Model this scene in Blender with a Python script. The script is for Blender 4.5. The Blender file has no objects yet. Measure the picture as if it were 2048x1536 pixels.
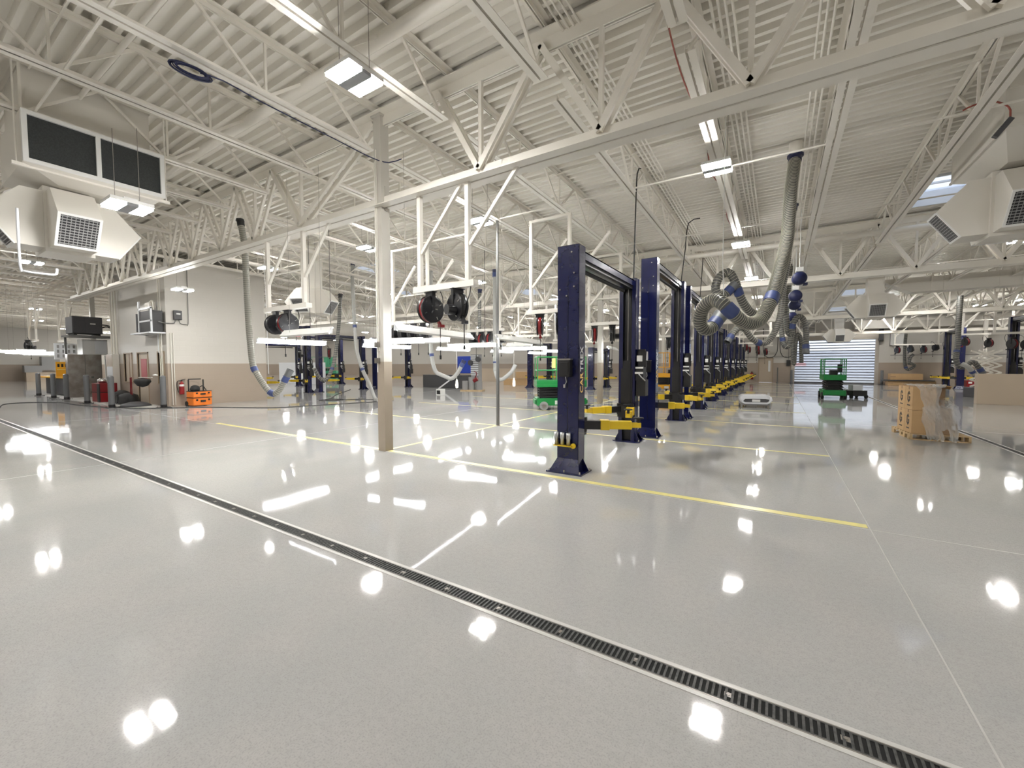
import bpy, math, random
from mathutils import Vector, Matrix
random.seed(7)
S = bpy.context.scene
COL = S.collection
PI = math.pi
V = Vector

# ------------------------------------------------------------------ materials
def mat(name, col, rough=.5, metal=0., spec=.5, coat=0., emit=None, noise=None, bump=None, alpha=1., trans=0.):
    m = bpy.data.materials.new(name); m.use_nodes = True
    nt = m.node_tree; b = nt.nodes['Principled BSDF']
    b.inputs['Base Color'].default_value = (*col, 1)
    b.inputs['Roughness'].default_value = rough
    b.inputs['Metallic'].default_value = metal
    b.inputs['Specular IOR Level'].default_value = spec
    b.inputs['Coat Weight'].default_value = coat
    b.inputs['Alpha'].default_value = alpha
    b.inputs['Transmission Weight'].default_value = trans
    if emit:
        b.inputs['Emission Color'].default_value = (*emit[0], 1)
        b.inputs['Emission Strength'].default_value = emit[1]
    tc = None
    if noise or bump:
        tc = nt.nodes.new('ShaderNodeTexCoord')
    if noise:
        scale, amt, dark = noise
        n = nt.nodes.new('ShaderNodeTexNoise'); n.inputs['Scale'].default_value = scale
        n.inputs['Detail'].default_value = 6
        nt.links.new(tc.outputs['Object'], n.inputs['Vector'])
        mx = nt.nodes.new('ShaderNodeMix'); mx.data_type = 'RGBA'
        r = nt.nodes.new('ShaderNodeMapRange'); r.inputs[1].default_value = .35; r.inputs[2].default_value = .65
        r.inputs[3].default_value = 0; r.inputs[4].default_value = amt
        nt.links.new(n.outputs['Fac'], r.inputs[0]); nt.links.new(r.outputs[0], mx.inputs[0])
        mx.inputs[6].default_value = (*col, 1); mx.inputs[7].default_value = (*dark, 1)
        nt.links.new(mx.outputs[2], b.inputs['Base Color'])
    if bump:
        scale, st = bump
        n = nt.nodes.new('ShaderNodeTexNoise'); n.inputs['Scale'].default_value = scale
        nt.links.new(tc.outputs['Object'], n.inputs['Vector'])
        bp = nt.nodes.new('ShaderNodeBump'); bp.inputs['Strength'].default_value = st; bp.inputs['Distance'].default_value = .02
        nt.links.new(n.outputs['Fac'], bp.inputs['Height']); nt.links.new(bp.outputs[0], b.inputs['Normal'])
    return m

def two_tone(name, top, low, z, rough=.5, block=False):
    """paint that changes colour at height z (a painted wainscot band)"""
    m = mat(name, top, rough); nt = m.node_tree; b = nt.nodes['Principled BSDF']
    g = nt.nodes.new('ShaderNodeNewGeometry'); s = nt.nodes.new('ShaderNodeSeparateXYZ')
    nt.links.new(g.outputs['Position'], s.inputs[0])
    c = nt.nodes.new('ShaderNodeMath'); c.operation = 'GREATER_THAN'; c.inputs[1].default_value = z
    nt.links.new(s.outputs['Z'], c.inputs[0])
    mx = nt.nodes.new('ShaderNodeMix'); mx.data_type = 'RGBA'
    nt.links.new(c.outputs[0], mx.inputs[0]); mx.inputs[6].default_value = (*low, 1); mx.inputs[7].default_value = (*top, 1)
    nt.links.new(mx.outputs[2], b.inputs['Base Color'])
    if block:
        # concrete-block courses as shallow grooves
        a = nt.nodes.new('ShaderNodeMath'); a.operation = 'ADD'
        nt.links.new(s.outputs['X'], a.inputs[0]); nt.links.new(s.outputs['Y'], a.inputs[1])
        k = nt.nodes.new('ShaderNodeCombineXYZ')
        nt.links.new(a.outputs[0], k.inputs[0]); nt.links.new(s.outputs['Z'], k.inputs[1])
        br = nt.nodes.new('ShaderNodeTexBrick'); br.inputs['Scale'].default_value = 1
        br.inputs['Mortar Size'].default_value = .008; br.inputs['Brick Width'].default_value = .4; br.inputs['Row Height'].default_value = .2
        nt.links.new(k.outputs[0], br.inputs['Vector'])
        bp = nt.nodes.new('ShaderNodeBump'); bp.inputs['Strength'].default_value = .35; bp.inputs['Distance'].default_value = .004; bp.invert = True
        nt.links.new(br.outputs['Fac'], bp.inputs['Height']); nt.links.new(bp.outputs[0], b.inputs['Normal'])
    return m

CREAM = (.84, .805, .735); TAN = (.37, .305, .245)
M = {}
M['steel'] = mat('cream_steel_paint', CREAM, .42, noise=(3, .35, (.79, .755, .68)))
M['deck'] = mat('cream_roof_deck', (.84, .81, .745), .45, noise=(.7, .4, (.80, .765, .70)))
M['duct'] = mat('painted_sheet_metal', (.74, .71, .65), .5, noise=(1.5, .4, (.70, .67, .61)))
M['wall'] = two_tone('two_tone_block_paint', (.60, .575, .53), TAN, 1.7, .45, True)
M['post'] = two_tone('two_tone_steel_paint', (.57, .545, .495), (.34, .285, .225), 1.7, .35)
M['tan'] = mat('tan_paint', (.50, .41, .31), .5, noise=(2, .3, (.46, .38, .29)))
M['white'] = mat('white_enamel', (.80, .80, .78), .3)
M['white2'] = mat('white_plastic', (.75, .77, .80), .35)
M['black'] = mat('black_plastic', (.012, .012, .013), .4)
M['blackp'] = mat('black_powder_coat', (.012, .012, .014), .3)
M['rubber'] = mat('black_rubber', (.015, .015, .015), .7)
M['blue'] = mat('navy_gloss_paint', (.0055, .008, .050), .22, coat=.5, noise=(9, .4, (.007, .0105, .062)))
M['bluep'] = mat('blue_plastic', (.006, .010, .055), .4)
M['hblue'] = mat('blue_rubber_cuff', (.035, .055, .165), .5)
M['bright_blue'] = mat('bright_blue_paint', (.01, .05, .45), .35)
M['yellow'] = mat('yellow_enamel', (.72, .50, .02), .35, noise=(6, .4, (.62, .42, .02)))
M['lyellow'] = mat('yellow_floor_paint', (.80, .70, .24), .3, noise=(14, .5, (.62, .58, .32)))
M['red'] = mat('red_paint', (.24, .010, .013), .3)
M['dred'] = mat('dark_shaded_red_enamel', (.17, .008, .012), .3)  # darker red; shade on the wound reel hoses is put into the colour
M['orange'] = mat('orange_plastic', (.80, .20, .02), .4)
M['amber'] = mat('amber_paint', (.80, .40, .03), .4)
M['ltext'] = mat('golden_vinyl', (.85, .55, .16), .4)
M['green'] = mat('green_enamel', (.01, .20, .045), .35)
M['pgreen'] = mat('pale_green_enamel', (.08, .36, .20), .35)
M['galv'] = mat('galvanised_steel', (.36, .34, .31), .38, metal=.85, noise=(3, .8, (.22, .19, .17)))
M['chrome'] = mat('bright_steel', (.75, .75, .76), .15, metal=1.)
M['alu'] = mat('aluminium', (.62, .63, .65), .35, metal=.9)
M['pipe'] = mat('dark_steel_pipe', (.16, .16, .155), .4, metal=.6)
M['hose'] = mat('grey_hose_rubber', (.085, .085, .08), .42)
M['mhose'] = mat('mid_grey_hose', (.22, .215, .19), .45)
M['wirehelix'] = mat('pale_hose_wire', (.46, .44, .36), .4)
M['lhose'] = mat('pale_grey_hose', (.36, .36, .34), .5)
M['grey'] = mat('grey_plastic_sleeve', (.125, .13, .135), .5)
M['dgrey'] = mat('dark_grey_laminate', (.06, .06, .065), .5)
M['card'] = mat('corrugated_cardboard', (.52, .34, .17), .75, noise=(5, .4, (.46, .30, .15)))
M['cardd'] = mat('plain_brown_cardboard', (.30, .20, .12), .8)
M['wood'] = mat('pallet_pine', (.55, .40, .22), .75, noise=(8, .6, (.38, .26, .13)))
M['film'] = mat('clear_stretch_film', (.92, .93, .93), .08, alpha=.30, bump=(22, 1.))
M['wrap'] = mat('white_plastic_wrap', (.80, .82, .86), .16, bump=(7, .5))
M['filter'] = mat('dark_filter_media', (.022, .025, .025), .75, noise=(60, .7, (.04, .045, .045)))
M['lou'] = mat('grey_louvre', (.30, .30, .30), .5)
M['loud'] = mat('dark_louvre_throat', (.03, .03, .033), .8)
M['iron'] = mat('cast_iron_grate', (.11, .11, .108), .5, metal=.6, noise=(40, .8, (.05, .05, .05)))
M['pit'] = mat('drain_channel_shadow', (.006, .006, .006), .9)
M['kerb'] = mat('drain_edge_concrete', (.56, .55, .53), .35)
M['joint'] = mat('joint_filler', (.50, .49, .475), .3)
M['fixt'] = mat('fixture_grey', (.30, .31, .32), .5)
M['led'] = mat('led_panel', (1, 1, 1), .4, emit=((1, .985, .95), 260))
M['tubeled'] = mat('led_strip', (1, 1, 1), .4, emit=((.97, .985, 1), 45))
M['glow'] = mat('trouble_lamp_bulb', (1, 1, 1), .4, emit=((1, .93, .72), 4))
M['glass'] = mat('clear_polycarbonate', (.86, .90, .97), .12, alpha=.30)
M['dglass'] = mat('door_glass', (.05, .05, .055), .08)
M['sky'] = mat('skylight_acrylic', (.80, .86, .98), .3, alpha=.35)
M['rail'] = mat('door_slat_aluminium', (.12, .12, .13), .4, metal=.5)
M['hood'] = mat('galvanised_hood', (.46, .42, .37), .35, metal=.6)
M['beige'] = mat('beige_door_paint', (.52, .44, .35), .5)
M['dbeige'] = mat('tan_door_frame', (.36, .28, .20), .5)
M['redp'] = mat('red_poster_print', (.42, .10, .11), .5)
M['wire'] = mat('red_conduit_cable', (.30, .07, .05), .5)
M['outg'] = mat('outdoor_pavement', (.42, .42, .42), .7)
M['outw'] = mat('outdoor_wall', (.70, .72, .78), .7)
M['outr'] = mat('outdoor_red_panel', (.75, .30, .28), .5)

def floor_mat():
    m = mat('polished_concrete', (.37, .36, .345), .12); nt = m.node_tree; b = nt.nodes['Principled BSDF']
    tc = nt.nodes.new('ShaderNodeTexCoord')
    def noise(scale, detail=8, sc=(1, 1, 1)):
        mp = nt.nodes.new('ShaderNodeMapping'); mp.inputs['Scale'].default_value = sc
        nt.links.new(tc.outputs['Object'], mp.inputs[0])
        n = nt.nodes.new('ShaderNodeTexNoise'); n.inputs['Scale'].default_value = scale; n.inputs['Detail'].default_value = detail
        nt.links.new(mp.outputs[0], n.inputs['Vector']); return n
    def rng(src, a, b_, c, d):
        r = nt.nodes.new('ShaderNodeMapRange'); nt.links.new(src, r.inputs[0])
        for i, v in enumerate((a, b_, c, d)): r.inputs[i + 1].default_value = v
        return r.outputs[0]
    big = noise(.35, 5); mid = noise(1.7, 8); fine = noise(30, 6); spk = noise(120, 3)
    def mixc(f, a, bcol):
        x = nt.nodes.new('ShaderNodeMix'); x.data_type = 'RGBA'; nt.links.new(f, x.inputs[0])
        for i, c in ((6, a), (7, bcol)):
            if isinstance(c, tuple): x.inputs[i].default_value = (*c, 1)
            else: nt.links.new(c, x.inputs[i])
        return x.outputs[2]
    c1 = mixc(rng(big.outputs['Fac'], .35, .65, 0, 1), (.45, .445, .435), (.415, .415, .41))
    c2 = mixc(rng(mid.outputs['Fac'], .4, .7, 0, .45), c1, (.50, .47, .455))
    c3 = mixc(rng(fine.outputs['Fac'], .42, .72, 0, .42), c2, (.36, .355, .345))
    c4 = mixc(rng(spk.outputs['Fac'], .50, .68, 0, .55), c3, (.30, .295, .29))
    nt.links.new(c4, b.inputs['Base Color'])
    nt.links.new(rng(mid.outputs['Fac'], .3, .7, .03, .07), b.inputs['Roughness'])
    b.inputs['Specular IOR Level'].default_value = .38
    bp = nt.nodes.new('ShaderNodeBump'); bp.inputs['Strength'].default_value = .025; bp.inputs['Distance'].default_value = .01
    n2 = noise(5, 3); nt.links.new(n2.outputs['Fac'], bp.inputs['Height']); nt.links.new(bp.outputs[0], b.inputs['Normal'])
    return m
M['floor'] = floor_mat()

# ------------------------------------------------------------------ mesh building
class G:
    """collects shapes; build() links them as ONE mesh object"""
    def __init__(s): s.v = []; s.f = []; s.sm = []
    def add(s, vs, fs, smooth=False):
        o = len(s.v); s.v += [tuple(x) for x in vs]
        s.f += [tuple(i + o for i in f) for f in fs]; s.sm += [smooth] * len(fs); return s
    def box(s, c, d, rz=0., R=None):
        x, y, z = d[0] / 2, d[1] / 2, d[2] / 2
        vs = [V((a * x, b * y, e * z)) for e in (-1, 1) for a, b in ((-1, -1), (1, -1), (1, 1), (-1, 1))]
        if R is None: R = Matrix.Rotation(rz, 3, 'Z')
        vs = [R @ q + V(c) for q in vs]
        return s.add(vs, [(3, 2, 1, 0), (4, 5, 6, 7), (0, 1, 5, 4), (1, 2, 6, 5), (2, 3, 7, 6), (3, 0, 4, 7)])
    def mm(s, x0, y0, z0, x1, y1, z1):
        return s.box(((x0 + x1) / 2, (y0 + y1) / 2, (z0 + z1) / 2), (abs(x1 - x0), abs(y1 - y0), abs(z1 - z0)))
    def bar(s, p, q, w, h=None, up=(0, 0, 1)):
        """rectangular bar from p to q, w across, h along `up`"""
        p, q = V(p), V(q); h = w if h is None else h
        d = (q - p); L = d.length
        if L < 1e-6: return s
        d /= L; u = V(up)
        if abs(d.dot(u)) > .99: u = V((0, 1, 0)) if abs(d.y) < .9 else V((1, 0, 0))
        a = d.cross(u).normalized(); u = a.cross(d)
        return s.box((p + q) / 2, (w, L, h), R=Matrix((a, d, u)).transposed())
    def cyl(s, p, q, r, n=12, r2=None, cap=True, smooth=True):
        p, q = V(p), V(q); d = (q - p).normalized(); r2 = r if r2 is None else r2
        u = V((0, 0, 1)) if abs(d.z) < .9 else V((1, 0, 0))
        a = d.cross(u).normalized(); b = d.cross(a)
        A = [p + (a * math.cos(t) + b * math.sin(t)) * r for t in (2 * PI * i / n for i in range(n))]
        B = [q + (a * math.cos(t) + b * math.sin(t)) * r2 for t in (2 * PI * i / n for i in range(n))]
        s.add(A + B, [(i, i + n, (i + 1) % n + n, (i + 1) % n) for i in range(n)], smooth)
        if cap: s.add(A, [tuple(range(n))]); s.add(B, [tuple(reversed(range(n)))])
        return s
    def tube(s, pts, r, n=8, cap=True):
        """tube along points; r a number or a list"""
        P = [V(p) for p in pts]; m = len(P)
        R = r if isinstance(r, (list, tuple)) else [r] * m
        T = [(P[min(i + 1, m - 1)] - P[max(i - 1, 0)]).normalized() for i in range(m)]
        u = V((0, 0, 1)) if abs(T[0].z) < .9 else V((1, 0, 0))
        a = T[0].cross(u).normalized(); vs = []
        for i in range(m):
            a = (a - T[i] * a.dot(T[i])).normalized(); b = T[i].cross(a)
            vs += [P[i] + (a * math.cos(2 * PI * k / n) + b * math.sin(2 * PI * k / n)) * R[i] for k in range(n)]
        fs = [(i * n + k, i * n + (k + 1) % n, (i + 1) * n + (k + 1) % n, (i + 1) * n + k) for i in range(m - 1) for k in range(n)]
        s.add(vs, fs, True)
        if cap: s.add(vs[:n], [tuple(reversed(range(n)))]); s.add(vs[-n:], [tuple(range(n))])
        return s
    def prism(s, poly, fn0, fn1):
        """poly of 2-D points mapped by fn0 / fn1 to the two end faces"""
        n = len(poly); A = [fn0(*p) for p in poly]; B = [fn1(*p) for p in poly]
        return s.add(A + B, [tuple(reversed(range(n))), tuple(range(n, 2 * n))] + [(i, (i + 1) % n, (i + 1) % n + n, i + n) for i in range(n)])
    def lathe(s, prof, c, axis='z', n=20):
        """profile [(r, h)] turned about an axis through c"""
        vs = []
        for r, h in prof:
            for i in range(n):
                t = 2 * PI * i / n; a, b = r * math.cos(t), r * math.sin(t)
                q = {'z': (a, b, h), 'x': (h, a, b), 'y': (b, h, a)}[axis]
                vs.append((c[0] + q[0], c[1] + q[1], c[2] + q[2]))
        m = len(prof)
        fs = [(j * n + i, j * n + (i + 1) % n, (j + 1) * n + (i + 1) % n, (j + 1) * n + i) for j in range(m - 1) for i in range(n)]
        return s.add(vs, fs, True)
    def build(s, name, m, parent=None, loc=None, bevel=0.):
        me = bpy.data.meshes.new(name); me.from_pydata(s.v, [], s.f); me.update()
        me.polygons.foreach_set('use_smooth', s.sm)
        me.materials.append(M[m] if isinstance(m, str) else m)
        o = bpy.data.objects.new(name, me); COL.objects.link(o)
        if parent: o.parent = parent
        if loc: o.location = loc
        if bevel:
            b = o.modifiers.new('bevel', 'BEVEL'); b.width = bevel; b.segments = 2; b.limit_method = 'ANGLE'
        return o

def spline(pts, step=.05):
    """Catmull-Rom resample of a polyline at about `step` metres"""
    P = [V(p) for p in pts]; P = [2 * P[0] - P[1]] + P + [2 * P[-1] - P[-2]]; out = []
    for i in range(1, len(P) - 2):
        a, b, c, d = P[i - 1:i + 3]; n = max(2, int((c - b).length / step))
        for k in range(n):
            t = k / n
            out.append(.5 * (2 * b + (c - a) * t + (2 * a - 5 * b + 4 * c - d) * t * t + (3 * b - a - 3 * c + d) * t ** 3))
    out.append(P[-2]); return out

def tag(o, label=None, cat=None, group=None, kind=None):
    for k, v in (('label', label), ('category', cat), ('group', group), ('kind', kind)):
        if v: o[k] = v
    return o
def thing(name, label, cat, loc=(0, 0, 0), rz=0., group=None):
    o = bpy.data.objects.new(name, None); COL.objects.link(o); o.empty_display_size = .1
    o.location = loc; o.rotation_euler = (0, 0, rz)
    return tag(o, label, cat, group)
def copy_tree(o, parent=None):
    c = o.copy(); COL.objects.link(c)
    if parent:
        c.parent = parent
    for ch in list(o.children): copy_tree(ch, c)
    return c
def dup(o, loc, rz=None, label=None):
    c = copy_tree(o); c.location = loc
    if rz is not None: c.rotation_euler = (0, 0, rz)
    if label: c['label'] = label
    return c
def structure(o, label=None):
    return tag(o, label, kind='structure')
ORD = ['nearest', 'second', 'third', 'fourth', 'fifth', 'sixth', 'seventh', 'eighth', 'ninth', 'tenth', 'eleventh', 'twelfth']

# ------------------------------------------------------------------ camera
CAMZ = 1.65
yaw, pitch, roll, F = .566294, .0476663, .00205432, 835.99
cam = bpy.data.objects.new('camera', bpy.data.cameras.new('camera')); COL.objects.link(cam)
cam.data.sensor_width = 36; cam.data.lens = 36 * F / 2048; cam.data.clip_end = 300
_f = V((-math.sin(yaw) * math.cos(pitch), math.cos(yaw) * math.cos(pitch), -math.sin(pitch)))
_r = V((math.cos(yaw), math.sin(yaw), 0)); _d = -_r.cross(_f)
_r2 = math.cos(roll) * _r + math.sin(roll) * _d; _d2 = -math.sin(roll) * _r + math.cos(roll) * _d
cam.matrix_world = Matrix(((_r2.x, -_d2.x, -_f.x, 0), (_r2.y, -_d2.y, -_f.y, 0), (_r2.z, -_d2.z, -_f.z, CAMZ), (0, 0, 0, 1)))
S.camera = cam
def seen(pts, margin=1.12):
    """is any of the points inside the (slightly widened) view"""
    for p in pts:
        q = V(p) - V((0, 0, CAMZ)); z = q.dot(_f)
        if z > .3 and abs(q.dot(_r2) / z) * F < 1024 * margin and abs(q.dot(_d2) / z) * F < 768 * margin: return True
    return False
# ------------------------------------------------------------------ the shell
XW0, XW1, YB, YF = -66., 19., -9., 43.
RIDGE, SLOPE, PITCHY = 5.43, .0225, 11.46
def RZ(y): return -SLOPE * max(0., y - RIDGE)
ZD = 6.33
JX = [-6.33 + 1.76 * k for k in range(-34, 15)]
GY = [RIDGE + PITCHY * k for k in range(-1, 4)]

structure(G().mm(XW0, YB, -.3, XW1, YF + .3, 0).build('floor', 'floor'), 'polished grey concrete workshop floor')

# walls
g = G(); DX0, DX1, DZ = 1.2, 6.5, 3.95
g.mm(XW0, YF, 0, -1.42, YF + .3, 6.5); g.mm(-.40, YF, 0, DX0, YF + .3, 6.5); g.mm(DX1, YF, 0, XW1, YF + .3, 6.5)
g.mm(DX0, YF, DZ, DX1, YF + .3, 6.5); g.mm(-1.42, YF, 2.1, -.40, YF + .3, 6.5)
structure(g.build('wall_back', 'wall'), 'far block wall painted cream above tan')
structure(G().mm(XW0 - .3, YB, 0, XW0, YF + .3, 6.5).build('wall_left', 'wall'))
structure(G().mm(XW1, YB, 0, XW1 + .3, YF + .3, 6.5).build('wall_right', 'wall'))
structure(G().mm(XW0, YB - .3, 0, XW1, YB, 6.5).build('wall_front', 'wall'))
# block-walled office / compressor room on the left, one side open for its doors
BX0, BX1, BY0, BY1, BZ = -26.7, -20.2, 6.6, 10.35, 5.75
g = G()
g.mm(BX1 - .2, BY0, 0, BX1, BY1, BZ)
OP = [(-25.02, -24.05, .9, 2.14), (-23.35, -22.2, 0, 2.14), (-21.1, -20.5, .9, 2.14)]
xs = BX0
for a, b, z0, z1 in OP:
    g.mm(xs, BY0, 0, a, BY0 + .2, BZ); g.mm(a, BY0, z1, b, BY0 + .2, BZ)
    if z0: g.mm(a, BY0, 0, b, BY0 + .2, z0)
    xs = b
g.mm(xs, BY0, 0, BX1 - .2, BY0 + .2, BZ)
g.mm(BX0, BY1 - .2, 0, BX1 - .2, BY1, BZ)
g.mm(BX0, BY0 + .2, 0, BX0 + .2, BY1 - .2, BZ); g.mm(BX0, BY0, BZ - .1, BX1, BY1, BZ)
structure(g.build('wall_office', 'wall'), 'block office wall, cream over a tan band')
structure(G().mm(-33.4, 9.2, 0, BX0, 9.4, 5.9).build('wall_recess', 'wall'), 'cream block wall behind the compressor recess')
# small raised apron in front of the office
g = G(); g.prism([(-33.5, 5.9), (-33.2, 5.45), (-21.6, 5.45), (-20.3, 5.9), (-19.75, 6.6), (-20.2, 6.6), (-33.5, 6.6)], lambda x, y: (x, y, 0), lambda x, y: (x, y, .018))
structure(g.build('trim_1', 'kerb'), 'pale concrete apron along the office doors')

# roof deck: trapezoid ribs running along X, with openings for the skylights
SKY = [(3.05, 4.15, 14.1, 16.4), (3.05, 4.15, 29.0, 32.2), (3.05, 4.15, 37.4, 39.6), (-16.9, -15.3, 12.7, 14.3), (-20.6, -18.6, 16.9, 19.0), (-13.4, -11.8, 21.0, 23.0)]
g = G(); P = .2032; y = YB
prof = [(0, 0), (.050, 0), (.072, .095), (.166, .095), (.188, 0)]
while y < YF + .3:
    for i in range(5):
        a = prof[i]; b = prof[i + 1] if i < 4 else (P, 0)
        ya, yb = y + a[0], y + b[0]; za, zb = ZD + RZ(ya) + a[1], ZD + RZ(yb) + b[1]
        cuts = sorted((s[0], s[1]) for s in SKY if s[2] - .1 < y < s[3] - .1)
        x = XW0
        for c0, c1 in cuts + [(XW1, None)]:
            g.add([(x, ya, za), (c0, ya, za), (c0, yb, zb), (x, yb, zb)], [(0, 1, 2, 3)])
            x = c1
    y += P
structure(g.build('ceiling', 'deck'), 'cream corrugated metal roof deck')
for n, s in enumerate(SKY):
    z = ZD + RZ((s[2] + s[3]) / 2); x0, x1, y0, y1 = s
    g = G(); t = .05
    g.mm(x0 - t, y0 - t, z - .02, x0, y1 + t, z + .42); g.mm(x1, y0 - t, z - .02, x1 + t, y1 + t, z + .42)
    g.mm(x0, y0 - t, z - .02, x1, y0, z + .42); g.mm(x0, y1, z - .02, x1, y1 + t, z + .42)
    k = structure(g.build('window_%d' % (n + 1), 'white2'), 'rooflight well in the metal deck')
    h = G(); h.mm(x0, y0, z + .36, x1, y1, z + .37); h.build('glazing', 'sky', k)
    h = G()
    for f in (.33, .66): h.bar((x0, y0 + (y1 - y0) * f, z + .33), (x1, y0 + (y1 - y0) * f, z + .33), .06, .05)
    h.build('glazing_bar', 'white2', k)

# painted lines and saw-cut joints on the floor
def strip(name, m, x0, y0, x1, y1, h, lab):
    structure(G().mm(x0, y0, -.01, x1, y1, h).build(name, m), lab)
strip('floor_marking', 'lyellow', -13.3, 5.38, .80, 5.49, .002, 'yellow bay line through the first column')
for k in range(1, 10): strip('floor_marking', 'lyellow', -13.1, RIDGE + 3.82 * k - .04, .81, RIDGE + 3.82 * k + .04, .002, 'yellow bay line under the %s lift' % ORD[k])
strip('floor_marking', 'lyellow', -6.37, 5.43, -6.29, 39.8, .0025, 'yellow line running back through the columns')
for x in (-28, -17.6, -9.4, .815, 11.5): strip('floor_joint', 'joint', x - .005, YB, x + .005, YF, .001, 'saw-cut floor joint')
for y in (5.34, 14.4): strip('floor_joint', 'joint', -34, y - .005, 18, y + .005, .001, 'saw-cut floor joint')

# ------------------------------------------------------------------ steel frame
def joist(y0, y1):
    """one open-web joist span in local coords, x = 0, y from 0; returns (top, bottom, web) builders"""
    L = y1 - y0; zb = -.83
    dz = (RZ(y1) - RZ(y0)); zz = lambda y: dz * y / L
    t, b, w = G(), G(), G()
    for sx in (-1, 1):
        t.bar((sx * .053, 0, -.008), (sx * .053, L, dz - .008), .085, .012); t.bar((sx * .016, 0, -.045), (sx * .016, L, dz - .045), .010, .075)
        b.bar((sx * .060, .25, zb + .006), (sx * .060, L - .25, zb + .006 + dz), .090, .012); b.bar((sx * .020, .25, zb + .045), (sx * .020, L - .25, zb + .045 + dz), .010, .08)
    n = 6; p = (L - .5) / n
    for i in range(n):
        ya = .25 + i * p; ym = ya + p / 2; yc = ya + p
        w.bar((0, ya + .05, zb + .05 + zz(ya)), (0, ym - .03, -.05 + zz(ym)), .04); w.bar((0, ym + .03, -.05 + zz(ym)), (0, yc - .05, zb + .05 + zz(yc)), .04)
        if i: w.bar((0, ya, zb + .05 + zz(ya)), (0, ya, -.05 + zz(ya)), .032)
    return t, b, w
protos = {}
for i in range(4):
    y0, y1 = GY[i], GY[i + 1]
    for x in JX:
        if not seen([(x, y0 + (y1 - y0) * f / 12, z) for f in range(13) for z in (5.3, 6.3)]): continue
        if x < -32 and i > 1: continue
        if BX0 < x < BX1 and i == 1 and False: continue
        if i not in protos:
            t, b, w = joist(y0, y1)
            o = structure(t.build('roof_joist', 'steel'), 'open-web steel joist under the deck'); b.build('bottom_chord', 'steel', o); w.build('web', 'steel', o)
            o.location = (x, y0, ZD + RZ(y0)); protos[i] = o
        else:
            o = dup(protos[i], (x, y0, ZD + RZ(y0)))

def girder(y, x0, x1, nodes=None):
    zb, zt = 4.56 + RZ(y), ZD - .09 + RZ(y)
    t, b, w = G(), G(), G()
    for s in (-1, 1):
        b.bar((x0, y + s * .105, zb + .008), (x1, y + s * .105, zb + .008), .016, .17, up=(0, 1, 0)); b.bar((x0, y + s * .022, zb + .1), (x1, y + s * .022, zb + .1), .018, .19)
        t.bar((x0, y + s * .105, zt - .01), (x1, y + s * .105, zt - .01), .016, .17, up=(0, 1, 0)); t.bar((x0, y + s * .022, zt - .1), (x1, y + s * .022, zt - .1), .018, .19)
    if nodes is None:
        tops = [x for x in JX if x0 < x < x1]; bots = [x + .88 for x in tops if x + .88 < x1]
    else: tops, bots = nodes
    seq = sorted([(x, 1) for x in tops] + [(x, 0) for x in bots])
    for (a, ka), (c, kc) in zip(seq, seq[1:]):
        if ka != kc:
            za, zc = (zt - .12 if ka else zb + .14), (zt - .12 if kc else zb + .14)
            dy = .07
            w.bar((a, y + dy, za), (c, y + dy, zc), .09, .05, up=(0, 1, 0)); w.bar((a, y - dy, za), (c, y - dy, zc), .09, .05, up=(0, 1, 0))
    for x in bots: w.bar((x, y, zb + .15), (x, y, zt - .12), .06)
    o = structure(t.build('roof_girder', 'steel'), 'deep steel truss girder carrying the joists')
    b.build('bottom_chord', 'steel', o); w.build('web', 'steel', o)
near_t = [-18.65, -16.9, -15.13, -13.5, -11.7, -10.0, -6.45, -4.85, -2.92, -1.2, .62, 2.4, 4.2, 6]
near_b = [-17.8, -16.0, -14.4, -12.6, -10.9, -8.93, -4.02, -2.05, -.33, 1.5, 3.3, 5.1]
near_t = [-26.6, -24.8, -23., -21.2, -19.5] + near_t[1:]; near_b = [-25.7, -23.9, -22.1, -20.3, -18.5] + near_b
girder(GY[1], -27.2, 11.3, (near_t, near_b))
for y in GY[2:]: girder(y, -31, 15)
girder(GY[0], -24, 12)

# columns, one every girder line
def column(x, y, lab):
    g = G(); h = ZD + RZ(y) - .1; g.mm(-.095, -.095, 0, .095, .095, h); g.mm(-.13, -.13, h - .04, .13, .13, h)
    g.mm(-.115, -.02, 4.5 + RZ(y), .115, .02, 4.95 + RZ(y))
    o = structure(g.build('column', 'post', loc=(x, y, 0)), lab)
    return o
c0 = column(-6.33, RIDGE, 'near square steel column, tan below and cream above')
g = G(); g.tube([(-.055, -.112, 1.5), (-.055, -.112, 5.35), (-.055, -.06, 5.5)], .014, 8); g.tube([(-.02, -.108, 1.9), (-.02, -.108, 5.6)], .010, 8); g.build('conduit', 'steel', c0)
for z in (1.72, 2.02): g = G(); g.mm(-.10, -.155, z - .05, -.01, -.095, z + .05); g.mm(-.085, -.163, z - .035, -.025, -.155, z + .035); g.build('outlet_box', 'galv', c0)
for y in GY[2:]: column(-6.33, y, 'square steel column further back on the yellow line')
column(-31.9, 7.15, 'square steel column inside the compressor recess')
for y in GY[3:]: column(11.4, y, 'square steel column on the right hand line')

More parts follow.
